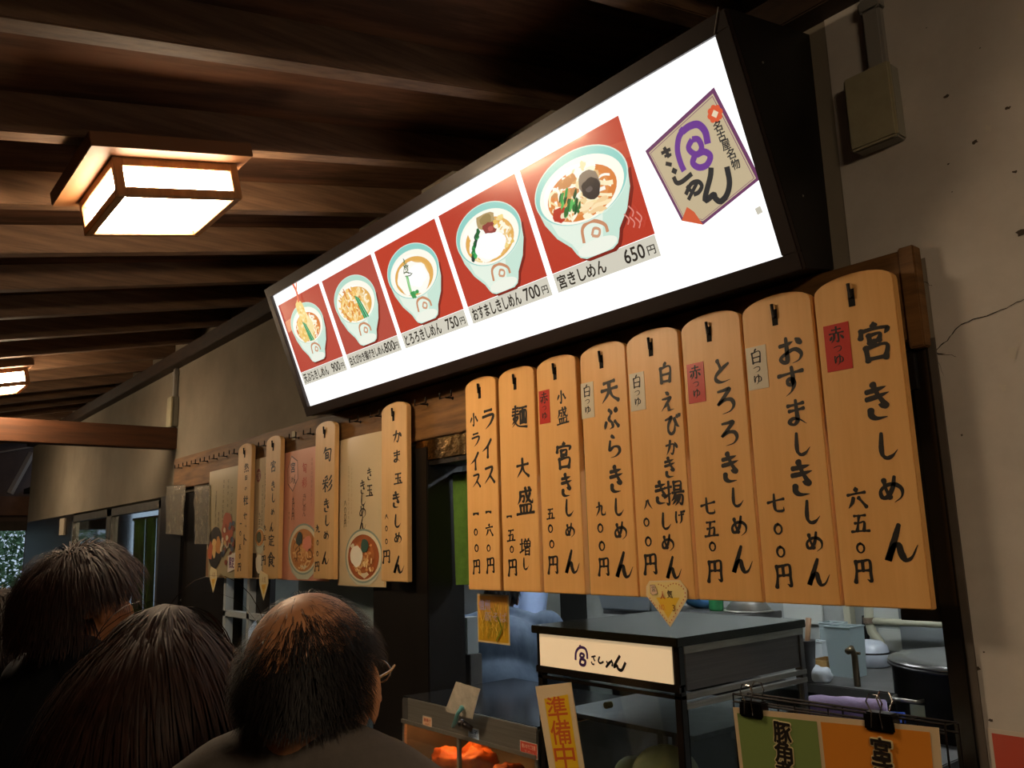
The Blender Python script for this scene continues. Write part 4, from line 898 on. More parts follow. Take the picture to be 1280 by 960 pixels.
cz([(1112,425),(1122,445)], .0035, bk2); cz([(1140,420),(1122,444),(1110,456),(1126,432),(1142,432),(1140,452)], .004, bk2)
cz([(1180,398),(1150,452),(1164,448),(1172,465),(1190,470),(1208,432)], .006, bk2)
k.build('sign_lettering', PRINT, parent=CS)
# wrapped noodle bundles / cabbages behind the glass
def cabbage(c, r, label):
    t = empty('cabbage', (c[0], c[1], c[2]+.004), label, 'vegetable', 'pale cabbages in the glass case'); m = MB()
    cb = mat('pale_cabbage_leaf', '#b8b284', .6, col2='#8f9266', scale=9, bump=.4)
    m.ell((0,0,r*.9), (r, r, r*.88), 28, 18, jitter=.15); m.build('heart', cb, parent=t, smooth=True)
    for q in range(4):
        m = MB(); a0 = q*PI/2+random.random(); n = 8; vs = []; fs = []
        for i in range(n+1):
            for j in range(n+1):
                th = a0+(i/n-.5)*1.7; ph = .35+j/n*1.7; rr = r*(1.05+.05*math.sin(i*2.1)*j/n)
                vs.append((rr*math.sin(ph)*math.cos(th), rr*math.sin(ph)*math.sin(th), r*.9+rr*.9*math.cos(ph)))
        for i in range(n):
            for j in range(n): fs.append((i*(n+1)+j, (i+1)*(n+1)+j, (i+1)*(n+1)+j+1, i*(n+1)+j+1))
        m.add(vs, fs); m.build('leaf', cb, parent=t, smooth=True)
cabbage((-1.615, .03, .90), .085, 'pale cabbage in the middle of the glass case'); cabbage((-1.465, -.03, .90), .056, 'pale cabbage by the right post of the glass case'); cabbage((-1.75, .05, .90), .055, 'small pale cabbage at the left in the glass case')
# -- warming cabinet
xa, xb, ya, yb = -2.665, -1.935, -.15, .36
Lw = Vector(((xa+xb)/2, .1, .84)); WC = empty('warming_cabinet', Lw, 'low stainless warming cabinet with glass front and fried food inside', 'warming cabinet')
part(WC, Lw, 'top_plate', mat('dark_reflecting_top', '#3c3d40', .15, metal=.8), lambda m: m.box((xa, ya, 1.078), (xb, yb, 1.088)), .002)
part(WC, Lw, 'front_fascia', STEEL, lambda m: m.box((xa+.035, ya-.004, 1.012), (xb, ya+.012, 1.086)), .002)
part(WC, Lw, 'end_fascia', DSTEEL, lambda m: m.box((xa, ya-.002, 1.0), (xa+.035, ya+.012, 1.086)), .002)
part(WC, Lw, 'ledge', mat('pale_steel_ledge', '#b8b2a8', .3, metal=.8), lambda m: m.box((xa, ya-.010, 1.0), (xb, ya+.01, 1.012)), .001)
for x in (xa, -2.335, xb-.012): part(WC, Lw, 'upright', STEEL, lambda m: m.box((x, ya-.004, .85), (x+.012, ya+.01, 1.0)), .001)
part(WC, Lw, 'front_glass', GLASS, lambda m: m.box((xa+.012, ya+.002, .86), (xb-.012, ya+.005, 1.0)))
part(WC, Lw, 'left_side', DSTEEL, lambda m: m.box((xa-.006, ya, .84), (xa, yb, 1.078)))
part(WC, Lw, 'right_side', DSTEEL, lambda m: m.box((xb, ya, .84), (xb+.004, yb, 1.078)))
part(WC, Lw, 'back_panel', STEEL, lambda m: m.box((xa, yb-.006, .84), (xb, yb, 1.078)))
part(WC, Lw, 'tray', STEEL, lambda m: m.box((xa, ya, .84), (xb, yb, .852)))
part(WC, Lw, 'heat_lamp', mat('warm_lamp_glow', '#ffffff', .5, emit='#ffa45a', estr=60), lambda m: m.tube([(xa+.08, ya+.10, 1.062), (-2.38, ya+.10, 1.062)], .009, 8))
k = Ink(Matrix.Translation(-Lw), ya-.006)
def wl(px, py, w, h, bgc, t1, t2, fg):
    q = onY(px, py, ya-.006); x, z = q.x, q.z
    k.poly([(x-w/2-.002,z-h/2-.002),(x+w/2+.002,z-h/2-.002),(x+w/2+.002,z+h/2+.002),(x-w/2-.002,z+h/2+.002)], '#d8d0c4'); k.poly([(x-w/2,z-h/2),(x+w/2,z-h/2),(x+w/2,z+h/2),(x-w/2,z+h/2)], bgc)
    k.type(t1, x, z+h*.2, w*.8, h*.32, fg, .02); k.type(t2, x, z-h*.2, w*.55, h*.25, fg, .0)
wl(534, 903, .052, .034, '#e0b690', '唐揚げ', '350円', '#a03a2a'); wl(592, 918, .055, .034, '#a8c0dc', '玉子', '120円', '#223a6a'); wl(661, 937, .075, .038, '#d4503c', '熱いのでご注意', '下さい', '#f2b8a0')
k.build('price_labels', PRINT, parent=WC)
FR = mat('golden_fried_batter', '#d97a2c', .6, col2='#a84a14', scale=26, bump=1.0)
def fritter(x, y, r, rz, label):
    t = MB(); t.ell((0,0,r*.62), (r*1.15, r*.85, r*.62), 36, 24)
    t.v = [tuple(Vector(v)*(1+.16*noise.noise(Vector(v)*38+Vector((x*50,0,0)))+.06*noise.noise(Vector(v)*120))) for v in t.v]
    o = t.build('fried_fritter', FR, smooth=True, loc=(x, y, .853), rot=(0,0,rz)); tag(o, label, 'fried food')
fritter(-2.53, -.05, .055, .3, 'golden fried fritter at the left of the warming cabinet'); fritter(-2.40, -.02, .064, 1.2, 'largest golden fried fritter at the middle of the warming cabinet'); fritter(-2.56, .09, .050, 2, 'golden fried fritter at the back left of the warming cabinet'); fritter(-2.25, -.01, .048, .5, 'golden fried fritter right of the cabinet upright')
# clip stand with blank glossy card
q = onY(593, 900, -.17); Lk = Vector((q.x, q.y, 1.012)); CL = empty('card_clip', (Lk.x, -.165, 1.05), 'turquoise spring clip holding a glossy blank card over the warming cabinet', 'clip'); Lk = CL.location
def quad_slab(m, pts, y, th, dy=0): 
    Q = [onY(*p, y) for p in pts]; m.add([v for v in Q]+[v+Vector((0,th,0)) for v in Q], [(0,1,2,3),(7,6,5,4),(0,4,5,1),(1,5,6,2),(2,6,7,3),(3,7,4,0)])
part(CL, Lk, 'card', mat('glossy_white_card', '#cfc6b4', .15, coat=1.0, bump=.6, scale=30, var=.3), lambda m: quad_slab(m, [(570,852),(600,861),(590,899),(556,889)], -.19, .002))
part(CL, Lk, 'clip_arm', mat('turquoise_plastic', '#5c9a9c', .35), lambda m: m.tube([onY(578,884,-.20), onY(572,892,-.205), onY(569,902,-.20), onY(566,908,-.195)], [.008,.006,.007,.006], 8), smooth=True)
part(CL, Lk, 'clip_jaw', mat('turquoise_plastic', '#5c9a9c', .35), lambda m: m.ell(onY(577,885,-.20), (.013,.004,.008), 16, 8), smooth=True)
part(CL, Lk, 'clip_base', mat('dark_brown_plastic', '#2a1c14', .4), lambda m: (m.ell(onY(577,904,-.175), (.012,.014,.012), 16, 10), m.tube([onY(577,904,-.172), onY(590,912,-.158)], [.012,.009], 10)), smooth=True)
# -- yellow standing card 
Lj = Vector((-1.70, -.29, .84)); JB = empty('notice_card', Lj, 'tall cream card with yellow field and orange writing leaning on the display case', 'sign')
def quadmap(pts, y):       # maps local (s, t) in 0..1 onto the quad TL, TR, BR, BL
    Q = [onY(*p, y) for p in pts]
    return lambda s, t: Q[0].lerp(Q[1], s).lerp(Q[3].lerp(Q[2], s), t)
jq = [(669,858),(713,853),(741,1030),(700,1040)]
f = quadmap(jq, -.30)
part(JB, Lj, 'card', mat('cream_card', '#e0c8a0', .5), lambda m: m.add([f(0,0),f(1,0),f(1,1),f(0,1)]+[f(a,b_)+Vector((0,.003,0)) for a,b_ in ((0,0),(1,0),(1,1),(0,1))], [(0,1,2,3),(7,6,5,4),(0,4,5,1),(1,5,6,2),(2,6,7,3),(3,7,4,0)]))
k = Ink(Matrix.Translation(-Lj), -.3005)
def wpoly(pts, col): k.poly([(f(*p).x, f(*p).z) for p in pts], col)
wpoly([(.20,.095),(.88,.085),(.86,.93),(.2,.93)], '#eebf22')
tilt = math.atan2(f(.5,0).x-f(.5,1).x, f(.5,0).z-f(.5,1).z)
for ch, t_ in zip('準備中', (.175,.345,.51)):
    q = f(.52, t_); k.type(ch, q.x, q.z, .076, .052*1.1, '#d4602a', .012, rot=-tilt*0.9)
k.build('card_print', PRINT, parent=JB)
part(JB, Lj, 'foot', BLACK, lambda m: m.box((-1.76, -.31, .84), (-1.62, -.24, .855)))
# -- yellow leaflet in a sleeve under the boards
def draw_gold(k, W, H_):
    k.poly([(-W/2+.006,.006),(W/2-.006,.006),(W/2-.006,H_-.006),(-W/2+.006,H_-.006)], '#d9a24a')
    k.poly([(-W/2+.006,.006),(W/2-.006,.006),(W/2-.006,H_*.45),(-W/2+.006,H_*.5)], '#c79a1e')
    for i in range(70): x = random.uniform(-W/2+.02, W/2-.02); k.line([(x, random.uniform(.01,.05)), (x+random.uniform(-.01,.02), .06), (x+random.uniform(-.03,.03), random.uniform(.08,.14))], .002, random.choice(['#e8c040','#a88a18','#f0d060','#8a8a20','#d0a030']))
    k.type('信州', -.04, H_*.78, .06, .034, '#b8a8c0', .02); k.type('新そば', .02, H_*.55, .12, .032, '#c8a8a0', .01)
    k.line([(.02,.01),(.05,.05),(.03,.09)], .006, '#7a8a20')
poster([(596,744),(635,742),(638,806),(598,803)], -.03, 'golden_leaflet', 'golden leaflet in a clear sleeve hanging below the leftmost large boards', '#d8c090', draw_gold)
# -- menu rack with two sheets
yM = -.40; Lm = Vector((-.86, yM, .84)); MR = empty('menu_rack', Lm, 'dark wire rack clamped with a green and an orange menu sheet', 'menu rack')
def wires(m):
    z0, z1 = 1.285, 1.312; x0, x1 = -1.06, -.655
    for z, y in ((z1, yM+.012), (z1-.014, yM+.012), (z1-.005, yM+.06), (z1-.02, yM+.06)): m.tube([(x0, y, z), (x1, y, z)], .0022, 6)
    for i in range(7):
        x = x0+(x1-x0)*i/6; m.tube([(x, yM+.012, z1+.0), (x, yM+.06, z1-.005), (x, yM+.06, .86)], .0018, 5); m.tube([(x, yM+.012, z1), (x, yM+.012, .86)], .0018, 5)
    for y in (yM+.012, yM+.06): m.tube([(x0, y, .86), (x1, y, .86)], .003, 6)
part(MR, Lm, 'wire_frame', IRON, wires)
part(MR, Lm, 'rack_foot', IRON, lambda m: m.box((-1.05, yM-.005, .84), (-.67, yM+.09, .858)), .002)
f = quadmap([(916,884),(1173,910),(1185,1050),(934,1040)], yM-.002)
part(MR, Lm, 'menu_sheet', mat('cream_laminated_sheet', '#d8bf98', .35, coat=.3), lambda m: m.add([f(0,0),f(1,0),f(1,1),f(0,1)]+[f(a,b_)+Vector((0,.002,0)) for a,b_ in ((0,0),(1,0),(1,1),(0,1))], [(0,1,2,3),(7,6,5,4),(0,4,5,1),(1,5,6,2),(2,6,7,3),(3,7,4,0)]))
k = Ink(Matrix.Translation(-Lm), yM-.0025)
wpoly([(.022,.045),(.455,.05),(.455,.97),(.022,.97)], '#7d9150'); wpoly([(.475,.05),(.965,.045),(.965,.97),(.475,.97)], '#e08a2a')
for s_, (px, py), sz, st in (('豚角煮', (978, 916), .036, 24.5), ('宮きしめん', (1103, 936), .034, 22)):
    for pas in (0, 1):
        for i, ch in enumerate(s_):
            q = onY(px+i*1.6, py+i*st, yM-.003)
            if pas == 0:
                for a_ in range(8): k.type(ch, q.x+.0022*math.cos(a_*PI/4), q.z+.0022*math.sin(a_*PI/4), sz, sz, '#ecd9a4', .028)
            else: k.type(ch, q.x, q.z, sz, sz, '#221a14', .028)
k.build('sheet_print', PRINT, parent=MR)
for px, lab in ((940, 'black binder clip on the green sheet'), (1100, 'black binder clip on the orange sheet')):
    q = onY(px, 884 if px < 1000 else 900, yM)
    def jaw(m): m.prism([(q.x-.026, q.z-.018), (q.x+.026, q.z-.018), (q.x+.024, q.z+.012), (q.x-.024, q.z+.012)], yM-.008, yM+.02)
    c_ = part(MR, Lm, 'binder_clip', mat('black_clip_steel', '#0f0d0c', .3, metal=.4), jaw, .003)
    x, z = q.x, q.z
    for sy, y_ in ((-1, yM-.012), (1, yM+.02)):
        m = MB(); m.tube([(x-.010, y_, z-.012), (x-.007, y_, z+.012), (x-.014, y_+sy*.002, z+.03), (x-.008, y_+sy*.003, z+.042), (x+.008, y_+sy*.003, z+.042), (x+.014, y_+sy*.002, z+.03), (x+.007, y_, z+.012), (x+.010, y_, z-.012)], .0013, 6)
        reloc(m, Lm).build('clip_handle', mat('chrome_wire', '#c8c8c8', .15, metal=1), parent=c_)

# ================================================================== KITCHEN
# work surface along the back
m = MB(); m.box((-3.3, 1.45, .96), (-1.52, 2.27, 1.0)); o = m.build('kitchen_worktop', DSTEEL, bevel=.004); tag(o, 'dark steel worktop along the kitchen back wall', 'worktop')
m = MB(); m.box((-3.25, 1.50, 0), (-1.56, 2.2, .96)); m.build('cabinet_body', mat('dark_cabinet', '#25241f', .5), parent=o)
# low stand with basket
m = MB(); m.box((-1.75, .50, .98), (-1.10, .76, 1.007)); o = m.build('prep_stand', DSTEEL, bevel=.003); tag(o, 'narrow steel stand below the towel basket', 'stand')
for x in (-1.73, -1.09):
    for y in (.52, .68): mm = MB(); mm.box((x, y, 0), (x+.02, y+.02, .98)); mm.build('leg', DSTEEL, parent=o)
def pot(c, r, h, label):
    t = empty('stock_pot', c, label, 'stock pot'); pm = mat('dull_pot_steel', '#4a4845', .35, metal=.85, var=.4, scale=14)
    m = MB(); m.lathe([(r*.97,0),(r,.02),(r,h-.012),(r+.012,h-.008),(r+.012,h),(r-.006,h),(r-.006,.02),(0,.018)], (0,0,0), 56); m.build('pot_body', pm, parent=t, smooth=True)
    m = MB(); m.lathe([(r+.008,h+.001),(r+.008,h+.008),(r*.8,h+.016),(0,h+.022)], (0,0,0), 56); m.build('lid', mat('pot_lid_steel', '#8a8884', .25, metal=.9, var=.3, scale=9), parent=t, smooth=True)
    m = MB(); m.tube([(-.05,0,h+.02),(-.045,0,h+.05),(.045,0,h+.05),(.05,0,h+.02)], .006, 8); m.build('lid_handle', STEEL, parent=t, smooth=True)
    m = MB(); m.tube([(-r*.5-.05, -r*.86, h-.09), (-r*.5-.04, -r*.93-.03, h-.09), (-r*.5+.04, -r*.95-.03, h-.09), (-r*.5+.05, -r*.9, h-.09)], .006, 8); m.build('side_handle', STEEL, parent=t, smooth=True)
    return t
sp = pot((-1.16, 1.10, .70), .305, .50, 'large dull steel stock pot with lid and a pale green tag')
q = onY(1134, 838, .80); m = MB(); m.box((-.022, -.002, -.025), (.022, 0, .012)); o = m.build('handle_tag', mat('pale_green_tape', '#b8c8a0', .6), parent=sp, loc=Vector((q.x, q.y-.03, q.z))-Vector((-1.12,1.02,.70))); o.location = Vector((-.125, -.292, .385))
m = MB(); m.box((-1.50, .78, .62), (-.82, 1.43, .70)); o = m.build('gas_stove', IRON, bevel=.004); tag(o, 'black gas stove below the stock pot', 'stove')
for x in (-1.48, -.88):
    for y in (.80, 1.36): mm = MB(); mm.box((x, y, 0), (x+.04, y+.04, .62)); mm.build('leg', IRON, parent=o)
# basket with towel
Lb = Vector((-1.405, .62, 1.010)); BK = empty('blue_basket', Lb, rz=.38, label= 'blue plastic basket on the narrow steel stand', cat='basket')
BK.scale = (.80,.80,.72)
bl = mat('blue_plastic', '#2a50b0', .4)
def bask(m):
    w_, d_, h_ = .185, .095, .10
    for z in (.0, .035, .07, .095): m.tube([(-w_,-d_,z),(w_,-d_,z),(w_,d_,z),(-w_,d_,z)], .004 if z < .09 else .007, 6, closed=True)
    for i in range(15): x = -w_+2*w_*i/14; m.tube([(x,-d_,0),(x,-d_,.095)], .0025, 4); m.tube([(x,d_,0),(x,d_,.095)], .0025, 4)
    for i in range(8): y = -d_+2*d_*i/7; m.tube([(-w_,y,0),(-w_,y,.095)], .0025, 4); m.tube([(w_,y,0),(w_,y,.095)], .0025, 4)
    m.box((-w_,-d_,-.0),(w_,d_,.006))
m = MB(); bask(m); m.build('basket_body', bl, parent=BK)
m = MB()
for i in range(24):
    pass
n = 26; vs = []; fs = []
for i in range(n+1):
    x = -.15 + .30*i/n; s_ = 1-.08*abs(2*i/n-1)**4
    for j in range(16):
        a = 2*PI*j/16; r_ = (.046+.006*noise.noise(Vector((x*14, j*.8, 1))))*s_
        vs.append((x, r_*1.35*math.cos(a), r_*math.sin(a)+.05))
for i in range(n):
    for j in range(16): fs.append((i*16+j, i*16+(j+1)%16, (i+1)*16+(j+1)%16, (i+1)*16+j))
fs += [tuple(range(15,-1,-1)), tuple(n*16+j for j in range(16))]
m.add(vs, fs); o = m.build('rolled_towel', mat('lilac_towel', '#9c8aa8', .95, var=.15, scale=60, bump=.5), smooth=True, loc=Lb+Vector((0,0,.035)), rot=(0,0,.38)); o.scale = (.72,.62,.9); tag(o, 'lilac rolled towel lying in the blue basket', 'towel')
# pipes on the back wall
PIPE = mat('cream_painted_pipe', '#aaa890', .5)
e = empty('wall_pipe', onY(1090,776,2.2), 'cream water pipe with a bend and horizontal branch on the kitchen wall', 'pipe'); L0 = e.location
part(e, L0, 'bent_pipe', PIPE, lambda m: m.tube([onY(1085,700,2.2), onY(1086,775,2.2), onY(1090,790,2.2), onY(1100,802,2.2), onY(1103,815,2.2), onY(1105,860,2.2)], .022, 12), smooth=True)
part(e, L0, 'branch_pipe', PIPE, lambda m: m.tube([onY(1088,776,2.2), onY(1200,782,2.2)], .016, 12), smooth=True)
part(e, L0, 'clamp', mat('rusty_clamp', '#6a5a48', .7), lambda m: (m.tube([onY(1086,772,2.2), onY(1087,779,2.2)], .028, 12), m.tube([onY(1103,812,2.2), onY(1103,818,2.2)], .028, 12)))
m = MB(); m.box((onY(1049,700,2.26).x, 2.25, 1.0), (onY(1057,700,2.26).x, 2.299, 2.2)); o = m.build('cable_duct', PIPE); tag(o, 'vertical cream cable duct on the kitchen back wall', 'duct')
m = MB(); m.tube([onY(1082,770,2.25), onY(1083,825,2.25)], .018, 8); o = m.build('black_hose', mat('black_rubber', '#1a1a18', .6)); tag(o, 'black vertical hose beside the cream pipe', 'hose')
for px0, py0, px1, py1, nm in ((1086,740,1127,778,'pale square wall panel above the branch pipe'), (1100,788,1132,812,'pale square wall panel below the branch pipe'), (980,740,1024,778,'pale wall panel behind the display case top')):
    a, b_ = onY(px0, py1, 2.28), onY(px1, py0, 2.28); m = MB(); m.box((a.x, 2.285, a.z), (b_.x, 2.299, b_.z)); tag(m.build('wall_panel', mat('pale_panel', '#b9bdb4', .5)), nm, 'panel')
a, b_ = onY(1128,812,2.28), onY(1230,740,2.28); m = MB(); m.box((a.x, 2.28, a.z), (b_.x, 2.2999, b_.z)); tag(m.build('grey_wall_panel', mat('mid_grey_panel', '#6d7272', .6)), 'mid grey wall panel behind the stock pot', 'panel')
# things on the back worktop
def onW(px, py): return onZ(px, py, 1.0)
ytop = 1.0
def tub(px0, px1, py0, py1, y, label, name='plastic_container', m_=None, taper=.9, cat='container'):
    a, b_ = onY(px0, py1, y), onY(px1, py0, y); w_ = (b_.x-a.x); h_ = b_.z-1.0; t = empty(name, ((a.x+b_.x)/2, y+w_/2, 1.0), label, cat)
    m_ = m_ or mat('frosted_plastic', '#b4c4c4', .35, trans=.35)
    r = w_/2; m = MB()
    R1 = [(-r*taper,-r*taper),(r*taper,-r*taper),(r*taper,r*taper),(-r*taper,r*taper)]; R2 = [(-r,-r),(r,-r),(r,r),(-r,r)]
    m.add([(x,yy,0) for x,yy in R1]+[(x,yy,h_) for x,yy in R2], [(0,3,2,1),(0,1,5,4),(1,2,6,5),(2,3,7,6),(3,0,4,7)]); m.add([(x*.95,yy*.95,.004) for x,yy in R1]+[(x*.96,yy*.96,h_) for x,yy in R2], [(0,1,2,3),(4,5,1,0),(5,6,2,1),(6,7,3,2),(7,4,0,3)])
    m.build('tub', m_, parent=t, fix=False)
    m = MB(); m.tube([(x,yy,h_) for x,yy in R2], .004, 6, closed=True); m.build('rim', m_, parent=t)
    return t
tub(1036, 1062, 785, 845, 1.66, 'tall frosted plastic container on the kitchen worktop left of the pipes')
tub(1028, 1046, 780, 830, 1.98, 'frosted bin behind the tall plastic container', taper=.95)
tub(1015, 1027, 803, 824, 1.86, 'small white container with dark spots beside the wooden box', m_=mat('white_tub_plastic', '#c2cbcc', .4))
a, b_ = onY(1012, 838, 1.66), onY(1032, 822, 1.66)
t = empty('wooden_box', ((a.x+b_.x)/2, 1.72, 1.0), 'small pale wooden box on the kitchen worktop', 'box'); L0 = t.location; wo = mat('pale_box_wood', '#b08a50', .6, var=.2, scale=10)
x0, x1 = a.x, b_.x
for nm, A, B in (('bottom',(x0,1.66,1.0),(x1,1.80,1.006)),('front_side',(x0,1.66,1.0),(x1,1.668,1.06)),('back_side',(x0,1.792,1.0),(x1,1.80,1.06)),('left_side',(x0,1.668,1.0),(x0+.008,1.792,1.06)),('right_side',(x1-.008,1.668,1.0),(x1,1.792,1.06))):
    part(t, L0, 'side' if nm != 'bottom' else 'bottom', wo, lambda m: m.box(A, B), .001)
# tool holder with wooden handled tool
q = onZ(1010, 852, 1.0); t = empty('tool_holder', q, 'tall steel holder with a wooden handled tool at the case corner', 'tool holder')
m = MB(); m.lathe([(.03,0),(.045,.17),(.047,.17),(.043,.165),(.028,.004),(0,.004)], (0,0,0), 24); m.build('cup', DSTEEL, parent=t, smooth=True)
m = MB(); m.tube([(-.01,0,.02),(.03,0,.26)], [.009,.012], 10); m.build('tool_handle', mat('worn_tool_wood', '#8a6a4a', .6), parent=t, smooth=True)
# cooker, tap, cloth
q = onY(1083, 848, 1.68); t = empty('rice_cooker', (q.x-.155, 2.02, 1.0), 'rounded white rice cooker beside the water tap', 'rice cooker')
m = MB(); m.lathe([(.07,0),(.082,.008),(.086,.06),(.083,.065),(.075,.095),(.05,.115),(0,.12)], (0,0,0), 32); m.build('cooker_body', mat('white_enamel', '#a9b0b8', .3, coat=.3), parent=t, smooth=True)
m = MB(); m.lathe([(.085,.058),(.0875,.062),(.085,.067)], (0,0,0), 32); m.build('lid_seam', IRON, parent=t)
q = onY(1072, 858, 1.50); t = empty('water_tap', (q.x, 1.50, 1.0), 'old brass and steel water tap on the worktop edge', 'tap')
m = MB(); m.tube([(0,0,0),(0,0,.12),(.0,-.02,.15),(0,-.05,.14)], .013, 10); m.build('spout', mat('tarnished_brass', '#6e5f48', .4, metal=.8), parent=t, smooth=True)
m = MB(); m.tube([(-.025,0,.13),(.025,0,.13)], .006, 8); m.build('tap_lever', mat('tarnished_brass', '#6e5f48', .4, metal=.8), parent=t)
def crumple(px, py, y, z, rx, ry, rz, label):
    m = MB(); m.ell((0,0,rz*.8), (rx, ry, rz), 28, 18); q = onY(px, py, y)
    m.v = [tuple(Vector((v[0],v[1],max(0,v[2])))*(1+.35*noise.noise(Vector(v)*22))) for v in m.v]
    tag(m.build('cloth', mat('white_cloth', '#c6cdd2', .9), smooth=True, loc=(q.x, y, z)), label, 'cloth')
crumple(1026, 858, 1.50, 1.0, .06, .05, .035, 'crumpled white cloth on the worktop beside the display case')
# background objects left of centre: shelf, grey hood, bottle, steel bell shaped pan
m = MB(); m.box((-3.45, 1.66, 1.20), (-2.50, 1.98, 1.235)); o = m.build('hanging_shelf', DSTEEL, bevel=.003); tag(o, 'dark steel wall shelf behind the display case', 'shelf')
for x in (-3.4, -2.56): mm = MB(); mm.box((x, 1.80, 1.0), (x+.02, 1.95, 1.2)); mm.build('bracket', DSTEEL, parent=o)
q = onY(921, 772, 1.75); t = empty('steel_pan', (q.x, 1.85, 1.235), 'upturned steel pan shining on the wall shelf', 'pan')
m = MB(); m.lathe([(.11,0),(.115,.006),(.085,.05),(.075,.16),(.07,.165),(0,.165)], (0,0,0), 36); m.build('pan_body', STEEL, parent=t, smooth=True)
m = MB(); m.lathe([(.118,0),(.125,.004),(.118,.010)], (0,0,0), 36); m.build('pan_rim', STEEL, parent=t, smooth=True)
q = onY(884, 770, 1.72); t = empty('green_bottle', (q.x, 1.80, 1.235), 'green bottle on the wall shelf by the heart card', 'bottle')
m = MB(); m.lathe([(.035,0),(.037,.01),(.037,.12),(.015,.16),(.014,.19),(0,.19)], (0,0,0), 20); m.build('bottle_body', mat('green_plastic_bottle', '#2f7a48', .35), parent=t, smooth=True)
m = MB(); m.lathe([(.016,.19),(.016,.21),(0,.21)], (0,0,0), 16); m.build('cap', WHITE, parent=t)
q = onY(868, 772, 1.8); m = MB(); m.ell((0,0,.03), (.1,.05,.035), 24, 12); m.v = [tuple(Vector((v[0],v[1],max(0,v[2])))*(1+.3*noise.noise(Vector(v)*18))) for v in m.v]
tag(m.build('blue_packet', mat('blue_film', '#4a7aa8', .3), smooth=True, loc=(q.x-.02, 1.90, 1.235)), 'crumpled blue packet on the wall shelf', 'packet')
a = onY(742, 770, 1.5); b_ = onY(812, 745, 1.5)
t = empty('plastic_crate', ((a.x+b_.x)/2, 1.65, 1.235), 'grey translucent storage tub behind the display case', 'storage tub'); w2 = (b_.x-a.x)/2
m = MB(); m.hexa([(-w2*.85,-.12,0),(w2*.85,-.12,0),(w2*.85,.12,0),(-w2*.85,.12,0),(-w2,-.14,.15),(w2,-.14,.15),(w2,.14,.15),(-w2,.14,.15)]); m.build('tub', mat('grey_tub_plastic', '#8f989c', .4), parent=t, bevel=.01)
m = MB(); m.box((-w2-.01,-.15,.15),(w2+.01,.15,.165)); m.build('lid', mat('dark_lid', '#33363a', .4), parent=t, bevel=.004)
m = MB(); m.box((-2.98, 1.35, 1.0), (-2.25, 1.37, 1.01)); 
# open kitchen: dark doorway and posts behind worker
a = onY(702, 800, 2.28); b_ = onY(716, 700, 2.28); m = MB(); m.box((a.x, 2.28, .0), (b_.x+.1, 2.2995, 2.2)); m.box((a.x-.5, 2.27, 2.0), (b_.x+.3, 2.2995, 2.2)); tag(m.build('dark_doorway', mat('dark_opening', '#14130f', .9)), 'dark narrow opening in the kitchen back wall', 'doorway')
# column of stacked steel gear at the left jamb of the kitchen opening
t = empty('jamb_rack', (-2.72, .22, 0), 'narrow steel rack post standing just inside the black pillar', 'rack'); L0 = t.location
part(t, L0, 'post', DSTEEL, lambda m: (m.box((-2.76,.18,0),(-2.71,.24,1.19))), .003)
part(t, L0, 'upper_bracket', mat('dim_white_bin', '#9aa3a4', .5), lambda m: m.box((-2.755,.17,1.19),(-2.715,.23,1.33)), .004)

# ================================================================== PEOPLE
def caps(m, pts, rs, n=14):
    """tapered limb with round ends"""
    P = [Vector(p) for p in pts]; L = []; Rr = []
    for i in range(len(P)-1):
        for k_ in range(6): t = k_/6; L.append(P[i].lerp(P[i+1], t)); Rr.append(rs[i]*(1-t)+rs[i+1]*t)
    L.append(P[-1]); Rr.append(rs[-1]); m.tube(L, Rr, n); m.ell(P[0], (rs[0],)*3, 14, 8); m.ell(P[-1], (rs[-1],)*3, 14, 8)
def fused(m, name, material, parent, vox, sm=6, M=None):
    if M is not None: m.xform(M)
    me = bpy.data.meshes.new(name); me.from_pydata(m.v, [], m.f); o = bpy.data.objects.new(name, me); C.objects.link(o)
    r = o.modifiers.new('r', 'REMESH'); r.mode = 'VOXEL'; r.voxel_size = vox; s_ = o.modifiers.new('s', 'SMOOTH'); s_.iterations = sm; s_.factor = .6
    bpy.context.view_layer.update()
    me2 = bpy.data.meshes.new_from_object(o.evaluated_get(bpy.context.evaluated_depsgraph_get())); bpy.data.objects.remove(o); bpy.data.meshes.remove(me)
    me2.name = name; me2.materials.clear(); me2.materials.append(material)
    for p in me2.polygons: p.use_smooth = True
    o = bpy.data.objects.new(name, me2); C.objects.link(o)
    if parent: o.parent = parent
    return o
HC = Vector((0, -.012, 1.590)); HR = Vector((.076, .094, .092))
def hand(m, wr, d, up, side):
    """palm with four bent fingers of different length and a thumb leaving its side"""
    d = d.normalized(); sd = d.cross(up).normalized()*side; up = sd.cross(d).normalized()*side
    for q in (-.024, -.008, .008, .024): caps(m, [wr, wr+d*.085+sd*q], [.016, .0125], 8)
    for i, (q, l) in enumerate(((-.030,.062),(-.010,.076),(.011,.080),(.031,.070))):
        a = wr+d*.085+sd*q; b_ = a+d*l*.45-up*.008; c = b_+d*l*.3-up*.018; e_ = c+d*l*.15-up*.016; caps(m, [a,b_,c,e_], [.0095,.009,.0082,.007], 8)
    a = wr+d*.03+sd*.022; b_ = a+sd*.03+d*.028-up*.01; c = b_+d*.032-up*.008+sd*.004; caps(m, [a,b_,c], [.014,.011,.009], 8)
